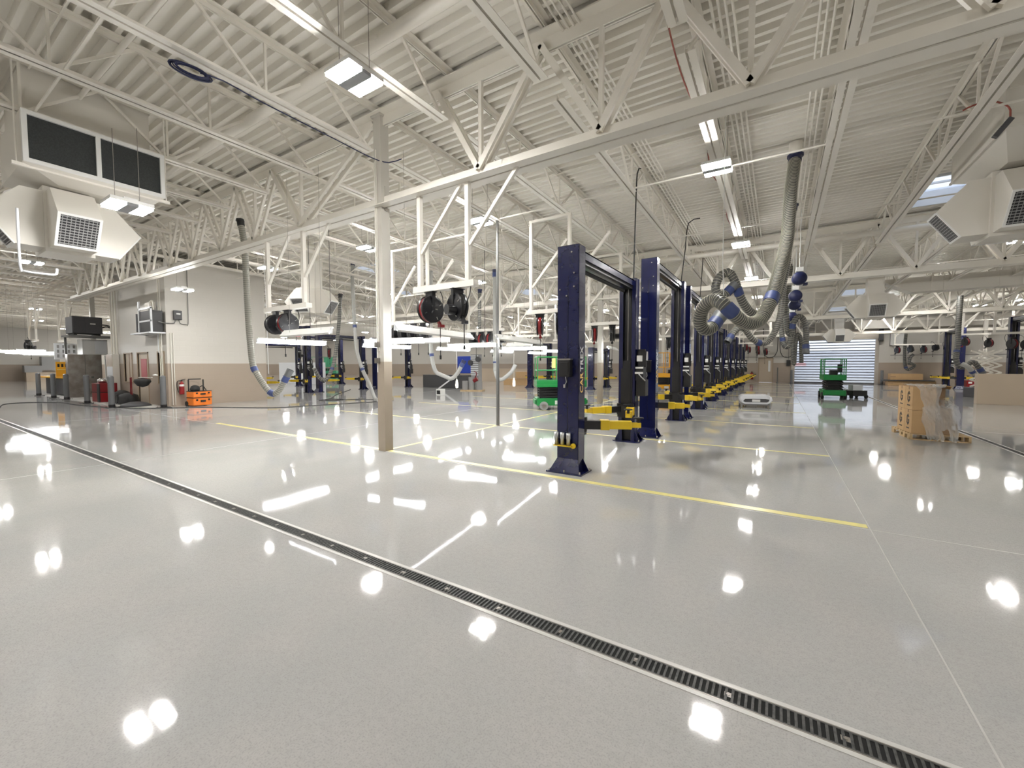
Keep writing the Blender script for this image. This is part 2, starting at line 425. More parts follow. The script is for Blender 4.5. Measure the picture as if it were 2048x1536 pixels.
# bridging angles and services under the deck -----------------------------------
def rod(name, m, a, b, r, lab, cat, group=None, n=8):
    o = G().tube([a, b], r, n).build(name, m); return tag(o, lab, cat, group)
g = G()
for i in range(4):
    y0 = GY[i]
    for f in (.33, .67):
        y = y0 + PITCHY * f; z = ZD + RZ(y)
        for zz in (-.80, -.07):
            g.bar((-34, y, z + zz), (14, y, z + zz), .026, .026)
structure(g.build('joist_bridging', 'steel'), 'thin bridging angles tying the joists together')
for (x0, x1, y, z, r, lab) in ((-13.5, 3.2, 3.95, 5.98, .085, 'fat cream pipe crossing under the deck near the camera'), (-6.2, 17, 16.25, 5.72, .085, 'fat cream pipe crossing behind the first big hose'),
                               (-14, 12, 2.2, 6.1, .035, 'slim cream pipe crossing above the near light'), (-12, 16, 22.3, 5.55, .04, 'slim cream pipe in front of the second rooflight'), (-20, 16, 33.5, 5.3, .07, 'fat cream pipe crossing near the roll-up door')):
    rod('pipe', 'steel', (x0, y, z + RZ(y)), (x1, y, z + RZ(y)), r, lab, 'pipe', None, 12)
for i, dx in enumerate((.22, .30, .38, .46)):
    for x, nm in ((-2.81, 'third'), (-1.05, 'fourth')):
        pts = [(x + dx, y, ZD - .12 + RZ(y)) for y in (-2, 5.43, 25)]
        tag(G().tube(pts, .017, 6).build('conduit', 'steel'), 'cream conduit in the bundle beside the %s joist right of the column' % nm, 'conduit', 'conduits beside the %s joist' % nm)
for i, dx in enumerate((-.2, -.28, -.36)):
    tag(G().tube([(.71 + dx, y, ZD - .12 + RZ(y)) for y in (1, 5.43, 28)], .016, 6).build('conduit', 'steel'), 'cream conduit in the bundle left of the joist above the big hose', 'conduit', 'conduits by the hose joist')
pts = [(-1.28 + .05 * math.sin(y * 1.7), y, 6.0 + RZ(y) + .05 * math.sin(y * 2.3)) for y in [3 + .5 * i for i in range(26)]]
tag(G().tube(spline(pts, .2), .012, 6).build('cable', 'wire'), 'thin red cable clipped along a roof joist', 'cable')
# ------------------------------------------------------------------ high-bay lights
def high_bay(x, y, z, lab, group='high-bay lights'):
    t = thing('high_bay_light', lab, 'light', (x, y, z), 0, group)
    h = G(); h.box((0, 0, .045), (.46, .50, .05)); h.box((0, 0, .085), (.30, .16, .06)); h.build('housing', 'white', t)
    for s in (-1, 1): G().box((0, s * .155, .002), (.44, .17, .036)).build('led_panel', 'led', t)  # panels made thick so their added glowing sides brighten the ceiling
    G().box((0, 0, .0), (.45, .136, .04)).build('driver_cover', 'fixt', t)
    top = ZD - .05 + RZ(y) - z
    for s in (-1, 1): G().tube([(s * .15, s * .1, .1), (s * .15, s * .1, top)], .004, 5).build('hanging_wire', 'galv', t)
    return t
ZL = 5.12
hb0 = high_bay(-4.44, 3.42, ZL, 'high-bay light hanging nearest the camera, above the near column')
HB = [(-8.28, 2.30, 4.0, 'high-bay light hanging under the big left air handler'), (-21.5, 3.4, ZL, 'high-bay light left of the lower air outlet, by the frame edge'),
      (-6.25, 8.38, ZL, 'high-bay light just behind the near column and reel frame'), (-10.5, 8.45, ZL, 'high-bay light just left of the near column'), (-15.7, 8.2, ZL, 'high-bay light above the left reel frame'),
      (-17.0, 6.05, 4.16, 'high-bay light in front of the beige office wall'),
      (5.72, 17.9, ZL, 'high-bay light under the right air outlet at the frame edge'), (6.0, 26.6, 5.08, 'high-bay light before the long duct on the right'), (10.2, 36.6, ZL, 'high-bay light above the hanging reels on the right'),
      (11.3, 34.6, ZL, 'high-bay light at the right edge above the row of reels')]
for k, y in enumerate((8.4, 14.1, 19.85, 25.5, 31.2, 36.9)):
    HB.append((-1.0, y, ZL, '%s high-bay light of the row over the blue lifts and aisle' % ORD[k]))
for k, y in enumerate((14.4, 20.6, 26.4, 32., 37.6)):
    HB.append((-10.85 + .6 * k, y, ZL, '%s high-bay light of the row behind the near column' % ORD[k]))
for k, y in enumerate((14.2, 20.3, 26.4, 32.5)):
    HB.append((-16.5 - .3 * k, y, ZL, '%s high-bay light of the row over the left lifts' % ORD[k]))
for k, y in enumerate((14.2, 20.3, 26.4)):
    HB.append((-25.5, y, ZL, '%s high-bay light of the row behind the office block' % ORD[k]))
for k, (x, y) in enumerate(((-30, 3.4), (-39, 6.2), (-49, 7.9), (-45, 4.2), (-34, -1), (-36, 12.8), (-44, 11), (-54, 4), (-58, 11))):  # the later of these lamps are added to brighten the dim hall
    HB.append((x, y, ZL, '%s high-bay light in the far left hall' % ORD[k]))
for k, (x, y) in enumerate(((5.8, 34.3), (6.1, 39.5), (15.5, 38))):
    HB.append((x, y, ZL, ['high-bay light short of the roll-up door', 'high-bay light right above the roll-up door', 'high-bay light in the far right corner'][k]))
# unseen lamps added beyond the view to light the hall, continuing the rows
for x, y in ((5, 3.4), (12, 3.4), (13, 9), (12, 16), (-12, -3), (-4, -3), (4, -3), (12, -4), (-21, -3), (14, 24)):
    HB.append((x, y, ZL, 'high-bay light of the rows outside the picture'))
for x in range(-62, -28, 8):  # grid of lamps added to brighten the dark end of the hall
    for y in (15, 22.5, 30, 37.5): HB.append((x, y, ZL, 'high-bay light deep in the far left hall'))
for x in (-24, -17):  # further added lamps for the same dark area
    for y in (32, 38.5): HB.append((x, y, ZL, 'high-bay light deep in the far left hall'))
for x, y, z, lab in HB:
    if len(lab) < 5: continue
    c = dup(hb0, (x, y, z), None, lab)
    for ch in c.children:
        if ch.name.startswith('hanging_wire'): ch.scale = (1, 1, 1)
# ------------------------------------------------------------------ two-post lifts
def text_mesh(txt, size, fnt_m, parent, loc, R, name='lettering', depth=.002):
    """raised lettering as a mesh part"""
    cu = bpy.data.curves.new(name, 'FONT'); cu.body = txt; cu.size = size; cu.extrude = depth; cu.offset = size * .012; cu.align_x = 'LEFT'; cu.align_y = 'CENTER'
    tmp = bpy.data.objects.new(name, cu); COL.objects.link(tmp)
    me = bpy.data.meshes.new_from_object(tmp.evaluated_get(bpy.context.evaluated_depsgraph_get()))
    COL.objects.unlink(tmp); bpy.data.objects.remove(tmp); bpy.data.curves.remove(cu)
    me.materials.clear(); me.materials.append(M[fnt_m])
    o = bpy.data.objects.new(name, me); COL.objects.link(o)
    if parent: o.parent = parent
    o.matrix_local = Matrix.Translation(loc) @ R.to_4x4()
    return o

def lift_column(t, y, s, H, detail=True):
    """C-shaped post at local y; s=+1 opens towards +y (near post), -1 towards -y (far post)"""
    W, D = .35, .24
    g = G(); k = .012
    g.mm(-W / 2, y - s * D / 2, .02, W / 2, y - s * (D / 2 - k), H)                # outer face
    for sx in (-1, 1):
        g.mm(sx * W / 2, y - s * D / 2, .02, sx * (W / 2 - k), y + s * D / 2, H)     # side faces
        g.mm(sx * W / 2, y + s * (D / 2 - k), .02, sx * (W / 2 - .085), y + s * D / 2, H)  # lips
    g.mm(-W / 2, y - D / 2, H - .012, W / 2, y + D / 2, H)
    # gussets flaring out at the foot
    yo = y - s * D / 2
    g.prism([(-.17, .02), (-.25, .02), (-.17, .21), (.17, .21), (.25, .02)], lambda a, b: (a, yo - s * (.13 if b < .1 else 0), b), lambda a, b: (a, yo - s * (.115 if b < .1 else -.012), b))
    for sx in (-1, 1): g.prism([(0, .02), (.10, .02), (0, .20)], lambda a, b: (sx * (W / 2 + a), y + s * .05, b), lambda a, b: (sx * (W / 2 + a), y + s * .062, b))
    o = g.build('post', 'blue', t, bevel=.004)
    b = G(); b.prism([(-.29, -.27), (.29, -.27), (.29, .14), (.20, .20), (-.20, .20), (-.29, .14)], lambda a, q: (a, y + s * q, 0), lambda a, q: (a, y + s * q, .022)); b.build('base_plate', 'blue', t)
    b = G()
    for px, py in ((-.25, -.24), (.25, -.24), (0, -.24), (-.25, .08), (.25, .08)): b.cyl((px, y + s * py, .02), (px, y + s * py, .055), .014, 6)
    b.build('anchor_bolt', 'chrome', o)
    c = G(); zc = .72
    c.mm(-.12, y + s * .02, zc - .22, .12, y + s * .13, 1.55)                         # carriage sliding in the post
    c.mm(-.15, y + s * .10, zc - .18, .15, y + s * .26, zc + .08)
    c.build('carriage', 'blackp', t)
    if s < 0:
        d = G(); d.mm(-.155, y + s * (D / 2 - .10), .03, .155, y + s * (D / 2 - .085), H - .05)
        d.mm(-.085, y + s * (D / 2 + .012), .75, .085, y + s * (D / 2 + .02), 1.72); d.build('chain_guard', 'blackp', t)
        d = G(); d.cyl((.02, y + s * .13, 1.7), (.02, y + s * .13, H - .2), .006, 6); d.build('lift_cable', 'galv', t)
    b = G()
    for px, pz in ((.06, H - .11), (.10, H - .42), (.10, H - .62), (-.13, H - .65), (-.02, H - .75)): b.cyl((px, yo - s * .001, pz), (px, yo - s * .018, pz), .014, 6)
    b.build('bolt', 'chrome', o)
    if detail:
        b = G(); b.mm(-.003, yo - s * .006, .4, .003, yo, H - .45); b.build('seam', 'blackp', o)
    return o

def lift_arm(t, root, ang, L, zc, flip):
    """telescoping arm from a pivot; yellow outer, black inner at the root, pad at the end"""
    r = V(root); d = V((math.cos(ang), math.sin(ang), 0)); n = V((-d.y, d.x, 0))
    a = G(); a.bar(r + d * .24, r + d * (L * .84), .12, .125); a.bar(r + d * .26, r + d * .40, .16, .15)
    o = a.build('arm', 'yellow', t, bevel=.006)
    b = G(); b.bar(r - d * .02, r + d * .27, .15, .13); b.cyl(r + V((0, 0, -.11)), r + V((0, 0, .12)), .06, 10); b.build('arm_root', 'blackp', o)
    b = G(); b.bar(r + d * (L * .74), r + d * L, .085, .075); b.build('arm_tip', 'yellow', o, bevel=.004)
    e = r + d * (L - .03)
    b = G(); b.cyl(e + V((0, 0, .03)), e + V((0, 0, .10)), .025, 8); b.cyl(e + V((0, 0, .10)), e + V((0, 0, .12)), .075, 10); b.build('lift_pad', 'rubber', o)

def make_lift(label, x, y, half, H, group, arms, full=True, rz=0.):
    t = thing('two_post_lift', label, 'car lift', (x, y, 0), rz, group)
    lift_column(t, -half, 1, H, full); lift_column(t, half, -1, H, full)
    g = G(); zb = H - .16
    g.mm(-.13, -half + .1, zb, -.10, half - .1, zb + .12); g.mm(.10, -half + .1, zb, .13, half - .1, zb + .12); g.mm(-.13, -half + .1, zb + .10, .13, half - .1, zb + .12)
    g.build('overhead_beam', 'blue', t)
    g = G(); g.mm(-.10, -half + .12, zb - .06, .10, half - .12, zb + .02); g.build('crossbar', 'blackp', t)
    g = G(); g.tube([(0, -half + .18, zb - .13), (0, half - .4, zb - .13)], .035, 8); g.build('cutoff_bar', 'rubber', t)
    zc = .70
    for (yy, sg) in ((-half + .2, 1), (half - .2, -1)):
        for (sx, a, *l) in arms[sg]: lift_arm(t, (sx * .12, yy, zc), a, l[0] if l else .92, zc, sg)
    # power unit on the aisle side of the far post
    p = G(); px, py = .235, half + .02
    p.mm(px - .06, py - .12, 1.30, px + .10, py + .12, 1.60); p.cyl((px + .03, py, 1.58), (px + .03, py, 1.92), .105, 14); p.cyl((px + .03, py, 1.92), (px + .03, py, 1.95), .085, 14)
    p.mm(px - .05, py - .1, .98, px + .14, py + .13, 1.32)
    o = p.build('power_unit', 'black', t)
    q = G(); q.mm(px - .015, py - .19, 1.70, px + .075, py - .10, 1.82); q.mm(px - .05, py - .16, 1.55, px + .1, py - .12, 1.585); q.mm(px - .06, py - .165, 1.44, px + .10, py - .12, 1.48)
    q.build('decal', 'white', o)
    q = G(); q.tube([(px, py - .15, 1.46), (px + .08, py - .2, 1.38), (px + .15, py - .15, 1.30)], .012, 6); q.tube([(px + .14, py, 1.9), (px + .15, py - .02, 1.75), (px + .14, py - .03, 1.72)], .022, 6); q.build('hydraulic_line', 'alu', o)
    return t
A = math.radians
arms_std = {1: [(1, A(38)), (-1, A(140))], -1: [(1, A(-30)), (-1, A(-150))]}
LY = [(5.91, 8.84, 3.42, -2.68), (9.70, 12.86, 4.0, -2.47), (13.55, 16.5, 3.97, -2.42), (17.4, 20.35, 3.42, -2.5), (21.2, 24.15, 3.42, -2.5), (25.0, 27.95, 3.42, -2.5), (28.8, 31.75, 3.42, -2.5), (32.6, 35.55, 3.42, -2.5), (36.4, 39.3, 3.42, -2.5)]
for i, (ya, yb, H, x) in enumerate(LY):
    ar = {1: [(1, A(40)), (-1, A(152))], -1: [(1, A(-42)), (-1, A(-140))]}
    if i == 0: ar = {1: [(1, A(27), .88), (-1, A(119), .9)], -1: [(1, A(-76), 1.1), (-1, A(-124), .85)]}
    if i in (1, 2): ar = {1: [(1, A(12), .72), (-1, A(130))], -1: [(1, A(-35), .8), (-1, A(-135), .85)]}
    if i >= 5: ar = {1: [(1, A(12)), (-1, A(150))], -1: [(1, A(-12)), (-1, A(-150))]}
    L = make_lift('%s navy two-post lift of the long row beside the aisle' % ORD[i].replace('nearest', 'nearest and largest'), x, (ya + yb) / 2, (yb - ya) / 2, H, 'two-post lifts along the aisle', ar, i < 4)
    if i < 2:
        half = (yb - ya) / 2; Rv = Matrix(((0, 0, 1), (0, -1, 0), (1, 0, 0)))     # reads upwards, faces the aisle
        text_mesh('CAR', .155, 'ltext', L, V((.176, -half, 1.21)), Rv); text_mesh('TREX', .155, 'white', L, V((.176, -half, 1.535)), Rv)
        yo = -half - .12
        b = G(); b.mm(-.10, yo - .12, 1.46, .08, yo, 1.71); b.mm(-.08, yo - .13, 1.49, .06, yo - .12, 1.68); b.build('control_box', 'black', L, bevel=.006)
        b = G(); b.mm(-.115, yo - .10, 1.712, .085, yo, 1.73); b.build('box_lid', 'galv', L)
        b = G(); b.tube([(-.01, yo - .06, 1.46), (0, yo - .05, 1.38), (-.03, yo - .03, 1.34)], .007, 6); b.mm(-.055, yo - .04, 1.29, -.025, yo - .005, 1.34); b.build('release_cable', 'alu', L)
        if i == 0:
            b = G(); b.mm(-.19, yo - .10, .405, .10, yo - .004, .42); b.cyl((.11, yo - .05, .415), (.11, yo - .02, .415), .04, 12)
            sh = b.build('adapter_shelf', 'yellow', L)
            for px in (-.16, -.06, .04):
                tag(G().lathe([(.0, .0), (.032, 0), (.03, .09), (.038, .10), (.038, .185), (.03, .19), (.0, .19)], (0, 0, 0), n=12).build('lift_pad_adapter', 'alu', None, (x + px, (ya + yb) / 2 + yo - .055, .421)), 'polished steel pad adapter, %s of the three on the first lift' % {-.16: 'left one', -.06: 'middle one', .04: 'right one'}[px], 'adapter', 'pad adapters on the first lift')
# lifts in the other rows: fewer details, seen small
def far_lift(label, x, y, half, H, group, rz=0.): return make_lift(label, x, y, half, H, group, arms_std, False, rz)
far_lift('first blue lift of the row behind the left reel frame', -23.3, 12.85, 1.45, 3.9, 'lifts in the far left rows')
far_lift('second blue lift of the row behind the left reel frame', -23.2, 16.5, 1.55, 3.5, 'lifts in the far left rows')
far_lift('third blue lift of that row, just left of the near column', -22.7, 20.15, 1.45, 3.4, 'lifts in the far left rows')
far_lift('blue lift furthest left, deep behind the hanging hose', -31.0, 16.7, 1.55, 3.2, 'lifts in the far left rows')
far_lift('blue lift in the furthest left row with pale green machine beside it', -31.0, 20.4, 1.55, 3.9, 'lifts in the far left rows')
far_lift('dark lift seen through the frame of the first big lift', -10.1, 26.8, 1.45, 2.7, 'lifts in the far left rows')
far_lift('blue lift behind the green scissor lift', -14.6, 26.8, 1.45, 3.2, 'lifts in the far left rows')
far_lift('blue lift far right beyond the wrapped boxes', 9.8, 39.1, 1.3, 3.9, 'lifts in the right rows')
far_lift('black-shadowed lift at the right frame edge behind the tan counter', 10.3, 31.0, 1.4, 4.05, 'lifts in the right rows')
# ------------------------------------------------------------------ reel frames, hose reels, strip lights
def reel_frame(x0, x1, y, ztop, lab, zb=2.95, group='white reel frames', zk=None):
    """two square droppers with knee braces and a channel crossbar; local origin at the left end of the bar"""
    t = thing('reel_frame', lab, 'frame', (x0, y, zb), 0, group); L = x1 - x0; h = ztop - zb
    for x in (0, L): G().mm(x - .038, -.038, 0, x + .038, .038, h).build('dropper', 'steel', t)
    g = G(); g.mm(-.12, -.07, -.05, L + .16, .07, .05); g.build('crossbar', 'steel', t)
    zt = .62 if zk is None else zk
    for x in (0, L):
        g = G(); top = min(h - .02, zt + 1.05); g.bar((x + .04, 0, zt), (x + .04 + (top - zt) * .9, 0, top), .055); g.build('knee_brace', 'steel', t)
    G().bar((-.08, .05, zt + .2), (L + .06, .05, zt + .2), .03).build('tie_bar', 'steel', t); G().bar((-.05, .0, h - .02), (L + .05, 0, h - .02), .06).build('head_bar', 'steel', t)
    return t
RG = 'hose reels on the cream frames'
def hose_reel(x, y, z, rz, col, lab, group, big=True, tail=.5):
    """drum reel hung under a bracket; disc axis along local x"""
    if group == RG: z = min(z, 2.595)
    t = thing('hose_reel', lab, 'hose reel', (x, y, z), rz, group)
    r = .235
    g = G(); g.lathe([(0, -.075), (.11, -.085), (.2, -.07), (r - .01, -.075), (r, -.065), (r, -.05), (.12, -.05), (.12, .05), (r, .05), (r, .065), (r - .01, .075), (.2, .07), (.1, .09), (0, .09)], (0, 0, 0), 'x', 24)
    d = g.build('drum', 'blackp', t)
    g = G(); g.lathe([(.12, -.046), (r - .03, -.046), (r - .015, -.03), (r - .015, .03), (r - .03, .046), (.12, .046)], (0, 0, 0), 'x', 24); g.build('wound_hose', col, t)
    g = G(); g.mm(-.10, -.035, .19, .10, .035, .30); g.mm(-.12, -.05, .285, .12, .05, .30)
    for s in (-1, 1): g.bar((s * .095, 0, .29), (s * .095, 0, -.02), .012, .06, up=(0, 1, 0))
    g.build('bracket', 'blackp', t)
    if big:
        g = G()
        for s in (-1, 1):
            for a in (0, 2.09, 4.19): g.bar((s * .088, 0, 0), (s * .088, .085 * math.cos(a), .085 * math.sin(a)), .008, .022)
            for a in (.5, 1.6, 3.6, 5.2): g.box((s * .079, .17 * math.cos(a), .17 * math.sin(a)), (.006, .05, .018), R=Matrix.Rotation(a, 3, 'X'))
        g.build('hub_mark', 'chrome', d)
    if col == 'black': G().cyl((.09, .05, -.06), (.24, .05, -.06), .085, 14).build('motor', 'blackp', t)
    g = G(); g.bar((0, .13, -.14), (0, .2, -.26), .05, .04); g.box((0, .22, -.27), (.07, .10, .05)); g.build('guide_arm', col if col == 'red' else 'blackp', t)
    g = G(); g.tube([(0, .2, -.28), (0, .2, -.30 - tail)], .008, 6); g.cyl((0, .2, -.36 - tail), (0, .2, -.29 - tail), .018, 8); g.build('hose_end', 'rubber', t)
    g = G(); g.tube(spline([(.0, .1, .30), (-.1, .2, .45), (-.06, .3, .25), (.0, .24, .02), (.05, .1, 0)], .05), .008, 6); g.build('feed_line', 'rubber', t)
    return t
reel_frame(-5.33, -4.27, 5.40, 4.6, 'cream reel frame hung from the near girder, right of the column'); reel_frame(-10.33, -8.85, 5.40, 4.6, 'cream reel frame hung from the near girder, left of the column')
for k, y in enumerate((9.25, 13.07, 16.85, 20.7)):
    zt = 5.3 + RZ(y) if k != 2 else 4.56 + RZ(y)
    reel_frame(-5.3, -4.25, y, zt, '%s cream reel frame of the row right of the column' % ORD[k + 1])
    reel_frame(-10.33, -8.85, y, zt, '%s cream reel frame of the row left of the column' % ORD[k + 1])
hose_reel(-5.10, 5.40, 2.62, A(-12), 'red', 'large black and red hose reel right of the near column', RG); hose_reel(-4.50, 5.40, 2.68, A(-108), 'black', 'black cord reel hanging right of the large red-rimmed reel', RG, True, .35)
hose_reel(-9.55, 5.40, 2.60, A(-2), 'red', 'black hose reel with red edge on the left reel frame', RG, True, .55); hose_reel(-10.05, 5.40, 2.66, A(-8), 'black', 'all-black reel left of the red-edged one on the left frame', RG, True, .4)
hose_reel(-5.05, 9.25, 2.62, A(25), 'red', 'red hose reel left of the first lift, above the green scissor lift', RG); hose_reel(-4.5, 9.25, 2.68, A(20), 'black', 'black reel half hidden by the first lift post', RG, False)
for i, x in enumerate((-10.2, -9.85, -9.45, -9.05)): hose_reel(x, 9.25, 2.62, A(8 - 4 * i), 'black', '%s black reel of the four behind the near column' % ['leftmost', 'second', 'third', 'rightmost'][i], RG, False, .3)
for i, (x, c) in enumerate(((-10.1, 'black'), (-9.7, 'red'), (-9.3, 'red'), (-8.9, 'black'))): hose_reel(x, 13.07, 2.62, A(5), c, '%s reel of the four left of the slim pole' % ['leftmost black', 'first red', 'second red', 'rightmost black'][i], RG, False, .3)
hose_reel(-5.1, 13.07, 2.62, A(25), 'red', 'red hose reel seen through the frame of the first lift', RG, False); hose_reel(-4.5, 13.07, 2.68, A(20), 'black', 'black cord reel seen through the frame of the first lift', RG, False)
for i, (x, y, c) in enumerate(((-5.0, 16.85, 'red'), (-4.4, 16.85, 'dred'), (-5.0, 20.7, 'dred'), (-4.4, 20.7, 'black'))): hose_reel(x, y, 2.62, A(20), c, ['red reel behind the first lift power unit', 'dark red reel beside the second lift', 'dark red reel deep behind the second lift', 'black reel deep behind the second lift'][i], RG, False)
# dark red reels past the lift row
for i, (x, y, z) in enumerate(((-1.9, 33.2, 2.75), (-1.2, 33.2, 2.7), (-1.9, 37.0, 2.7), (-1.3, 37.0, 2.55), (-.8, 37.0, 2.5))):
    hose_reel(x, y, z, A(20), 'dred', '%s dark red reel hanging past the end of the lift row' % ['leftmost', 'second', 'third', 'fourth', 'rightmost'][i], 'dark red reels near the fire exit', False)
reel_frame(-2.3, -.5, 33.2, 5.0, 'white reel frame beyond the blue lifts', 3.05, 'white reel frames'); reel_frame(-2.3, -.5, 37.0, 4.9, 'white reel frame nearest the fire exit', 3.0, 'white reel frames')
# right hand bays
reel_frame(7.2, 9.5, 41.0, 4.8, 'slim white reel frame against the far wall on the right', 3.0, 'right hand reel frames')
reel_frame(9.2, 11.2, 35.4, 4.9, 'thick white reel frame by the lift on the far right', 3.35, 'right hand reel frames'); reel_frame(8.6, 10.8, 29.0, 5.0, 'white reel frame at the right edge above the tan counter', 3.05, 'right hand reel frames')
for i, (x, y, z, c) in enumerate(((7.35, 41, 2.60, 'dred'), (8.05, 41, 2.66, 'black'), (8.75, 41, 2.62, 'dred'), (9.35, 41, 2.76, 'black'), (9.95, 41, 2.68, 'dred'))):
    hose_reel(x, y, z, A(25), c, '%s of the five reels before the far right wall' % ['leftmost dark red reel', 'black reel', 'middle dark red reel', 'small black reel', 'rightmost dark red reel'][i], 'reels on the right', False, .3)
for i, (x, y, z, c) in enumerate(((9.35, 35.4, 2.9, 'red'), (10.3, 35.4, 2.8, 'dred'), (9.2, 29.0, 2.55, 'dred'), (9.65, 29.0, 2.5, 'black'), (10.15, 29.0, 2.42, 'dred'), (10.5, 29.0, 2.62, 'red'))):
    hose_reel(x, y, z, A(25), c, ['red reel on the black post of the far right lift', 'dark red reel left of the hose on the right', 'dark red reel over the tan counter, leftmost', 'black reel over the tan counter', 'dark red reel over the tan counter, low one', 'bright red reel at the right edge on the dark post'][i], 'reels on the right', False, .3)
# left hall
for i, (x, y) in enumerate(((-33.6, 3.6), (-34.5, 5.2), (-33.2, 6.1))):
    reel_frame(x, x + 1.6, y, 5.1, '%s cream reel frame in the hall at the left frame edge' % ORD[i], 2.95)
for i, (x, y, c) in enumerate(((-31.5, 4.7, 'black'), (-36, 6.9, 'black'))): hose_reel(x, y, 2.65, A(60), c, ['black reel at the left frame edge over the strip lights', 'black reel left of the compressor column'][i], RG, False, .3)
for i, (x, y, c) in enumerate(((-24.6, 14.6, 'black'), (-21.2, 14.3, 'dred'), (-17.8, 14.9, 'black'), (-25.5, 24.5, 'dred'))): hose_reel(x, y, 2.25, A(50), c, ['black reel over the white cabinet behind the hose', 'dark red reel left of the far lifts', 'black reel right of the far lifts', 'dark red reels cluster by the far tall lift'][i], RG, False, .25)

# strip lights slung round the wash bays: tilted reflector housing with two tubes
def strip_light(a, b, lean, lab, L=None):
    """a, b: ends; lean: unit vector the light faces horizontally"""
    a, b = V(a), V(b); mid = (a + b) / 2
    t = thing('strip_light', lab, 'light', mid, 0, 'strip lights slung round the bays')
    d = (b - a).normalized(); l = V((*lean, 0)); f = (l * .75 + V((0, 0, -.65))).normalized(); u = d.cross(f)
    if u.z < 0: u = -u
    a2, b2 = a - mid, b - mid
    g = G(); w = .085
    sec = [(-w, -.035), (w, -.035), (w, .012), (w - .008, .012), (w - .02, -.01), (-w + .02, -.01), (-w + .008, .012), (-w, .012)]
    g.prism(sec, lambda p, q: a2 + u * p + f * q, lambda p, q: b2 + u * p + f * q); g.build('housing', 'white', t)
    for s in (-1, 1): G().cyl(a2 + d * .05 + u * s * .035 + f * .014, b2 - d * .05 + u * s * .035 + f * .014, .017, 10).build('tube', 'tubeled', t)
    g = G()
    for e in (a2, b2): g.box(e, (.03, .03, .10))
    g.build('end_cap', 'white2', t)
    g = G()
    for e in (a2 + d * .3, b2 - d * .3): g.tube([e - f * .03, e + V((0, 0, ZD - .82 + RZ(mid.y + e.y) - mid.z))], .003, 4)
    g.build('suspension_wire', 'galv', t)
    return t
zz = 2.3
for k, (y0, y1) in enumerate(((5.88, 7.95), (9.31, 11.53), (12.95, 15.2), (16.8, 18.9), (20.5, 22.7))):
    strip_light((-11.9, y0, zz), (-11.95, y1, zz), (1, 0), 'strip light along the left side of the %s bay, lit side showing' % ORD[k])
for k, (y0, y1) in enumerate(((5.18, 7.96), (8.36, 11.4), (12.3, 15.0), (16.2, 18.7))):
    strip_light((-5.75, y0, zz), (-6.2, y1, zz), (-1, 0), 'strip light along the right side of the %s bay, white back showing' % ORD[k])
for k, (x0, x1, y) in enumerate(((-9.0, -7.3, 4.98), (-7.55, -8.65, 8.70), (-7.9, -6.9, 12.1))):
    strip_light((x0, y, zz), (x1, y, zz), (0, 1), 'short strip light across the front of the %s bay' % ORD[k])
for k, (x0, x1, y, yb) in enumerate(((-10.16, -8.2, 8.0, 8.4), (-9.98, -7.85, 11.43, 11.55), (-9.79, -7.93, 14.6, 15.1), (-9.99, -9.0, 18.6, 19.5))):
    strip_light((x0, y, zz), (x1, yb, zz), (.3, -1), 'strip light across the back of the %s bay, tubes glaring' % ORD[k])
for k, (p, q) in enumerate((((-31, 3.7), (-31, 5.0)), ((-33.5, 4.2), (-33.4, 6.0)), ((-36.5, 5.2), (-36.4, 7.0)), ((-29.3, 4.0), (-29.2, 4.9)))):
    strip_light((*p, zz), (*q, zz), (1, 0), '%s strip light slung in the hall at the left frame edge' % ORD[k])
# ------------------------------------------------------------------ air handlers, plenums, ducts
def plenum(x, y, z, s, lab, ztop, w=.55, body='duct'):
    """square drop plenum with a pointed hood and a sloping louvre on each side"""
    t = thing('air_outlet_plenum', lab, 'air vent', (x, y, z), 0, 'drop plenums with four hoods')
    g = G(); g.mm(-.30 * s, -.30 * s, -.52 * s, .30 * s, .30 * s, .55 * s)
    g.build('plenum_box', body, t)
    if ztop > .56 * s: g = G(); g.mm(-.27 * s, -.27 * s, .55 * s, .27 * s, .27 * s, ztop); g.build('riser_duct', body, t)
    prof = [(.29, .47), (.55, .47), (.95, .02), (.62, -.46), (.29, -.46)]
    h = w / 2
    for k in range(4):
        R = Matrix.Rotation(k * PI / 2, 3, 'Z')
        g = G(); g.prism(prof, lambda r, q: R @ V((r * s, -h, q * s)), lambda r, q: R @ V((r * s, h, q * s)))
        o = g.build('hood', body, t)
        a, b = V((.95 * s, 0, .02 * s)), V((.62 * s, 0, -.46 * s)); d = (b - a); L = d.length; d /= L; n = V((-d.z, 0, d.x))
        if n.x < 0: n = -n
        g = G(); fr = .035
        def q(u, v, o2): return R @ (a + d * u + V((0, v, 0)) + n * o2)
        def slab(u0, u1, v0, v1, o0, o1): g.prism([(u0, v0), (u1, v0), (u1, v1), (u0, v1)], lambda u, v: q(u, v, o0), lambda u, v: q(u, v, o1))
        slab(0, fr, -h, h, 0, .02); slab(L - fr, L, -h, h, 0, .02); slab(fr, L - fr, -h, -h + fr, 0, .02); slab(fr, L - fr, h - fr, h, 0, .02)
        lv = g.build('louvre_frame', 'white', o)
        g = G(); slab(fr, L - fr, -h + fr, h - fr, .001, .004); g.build('louvre_throat', 'loud', lv)
        g = G(); nsl = 11
        for i in range(nsl):
            u = fr + (L - 2 * fr) * (i + .5) / nsl; slab(u - .006, u + .006, -h + fr, h - fr, .004, .016)
        for i in range(9):
            v = -h + fr + (2 * h - 2 * fr) * (i + .5) / 9; slab(fr, L - fr, v - .004, v + .004, .004, .011)
        g.build('louvre_blade', 'lou', lv)
    return t
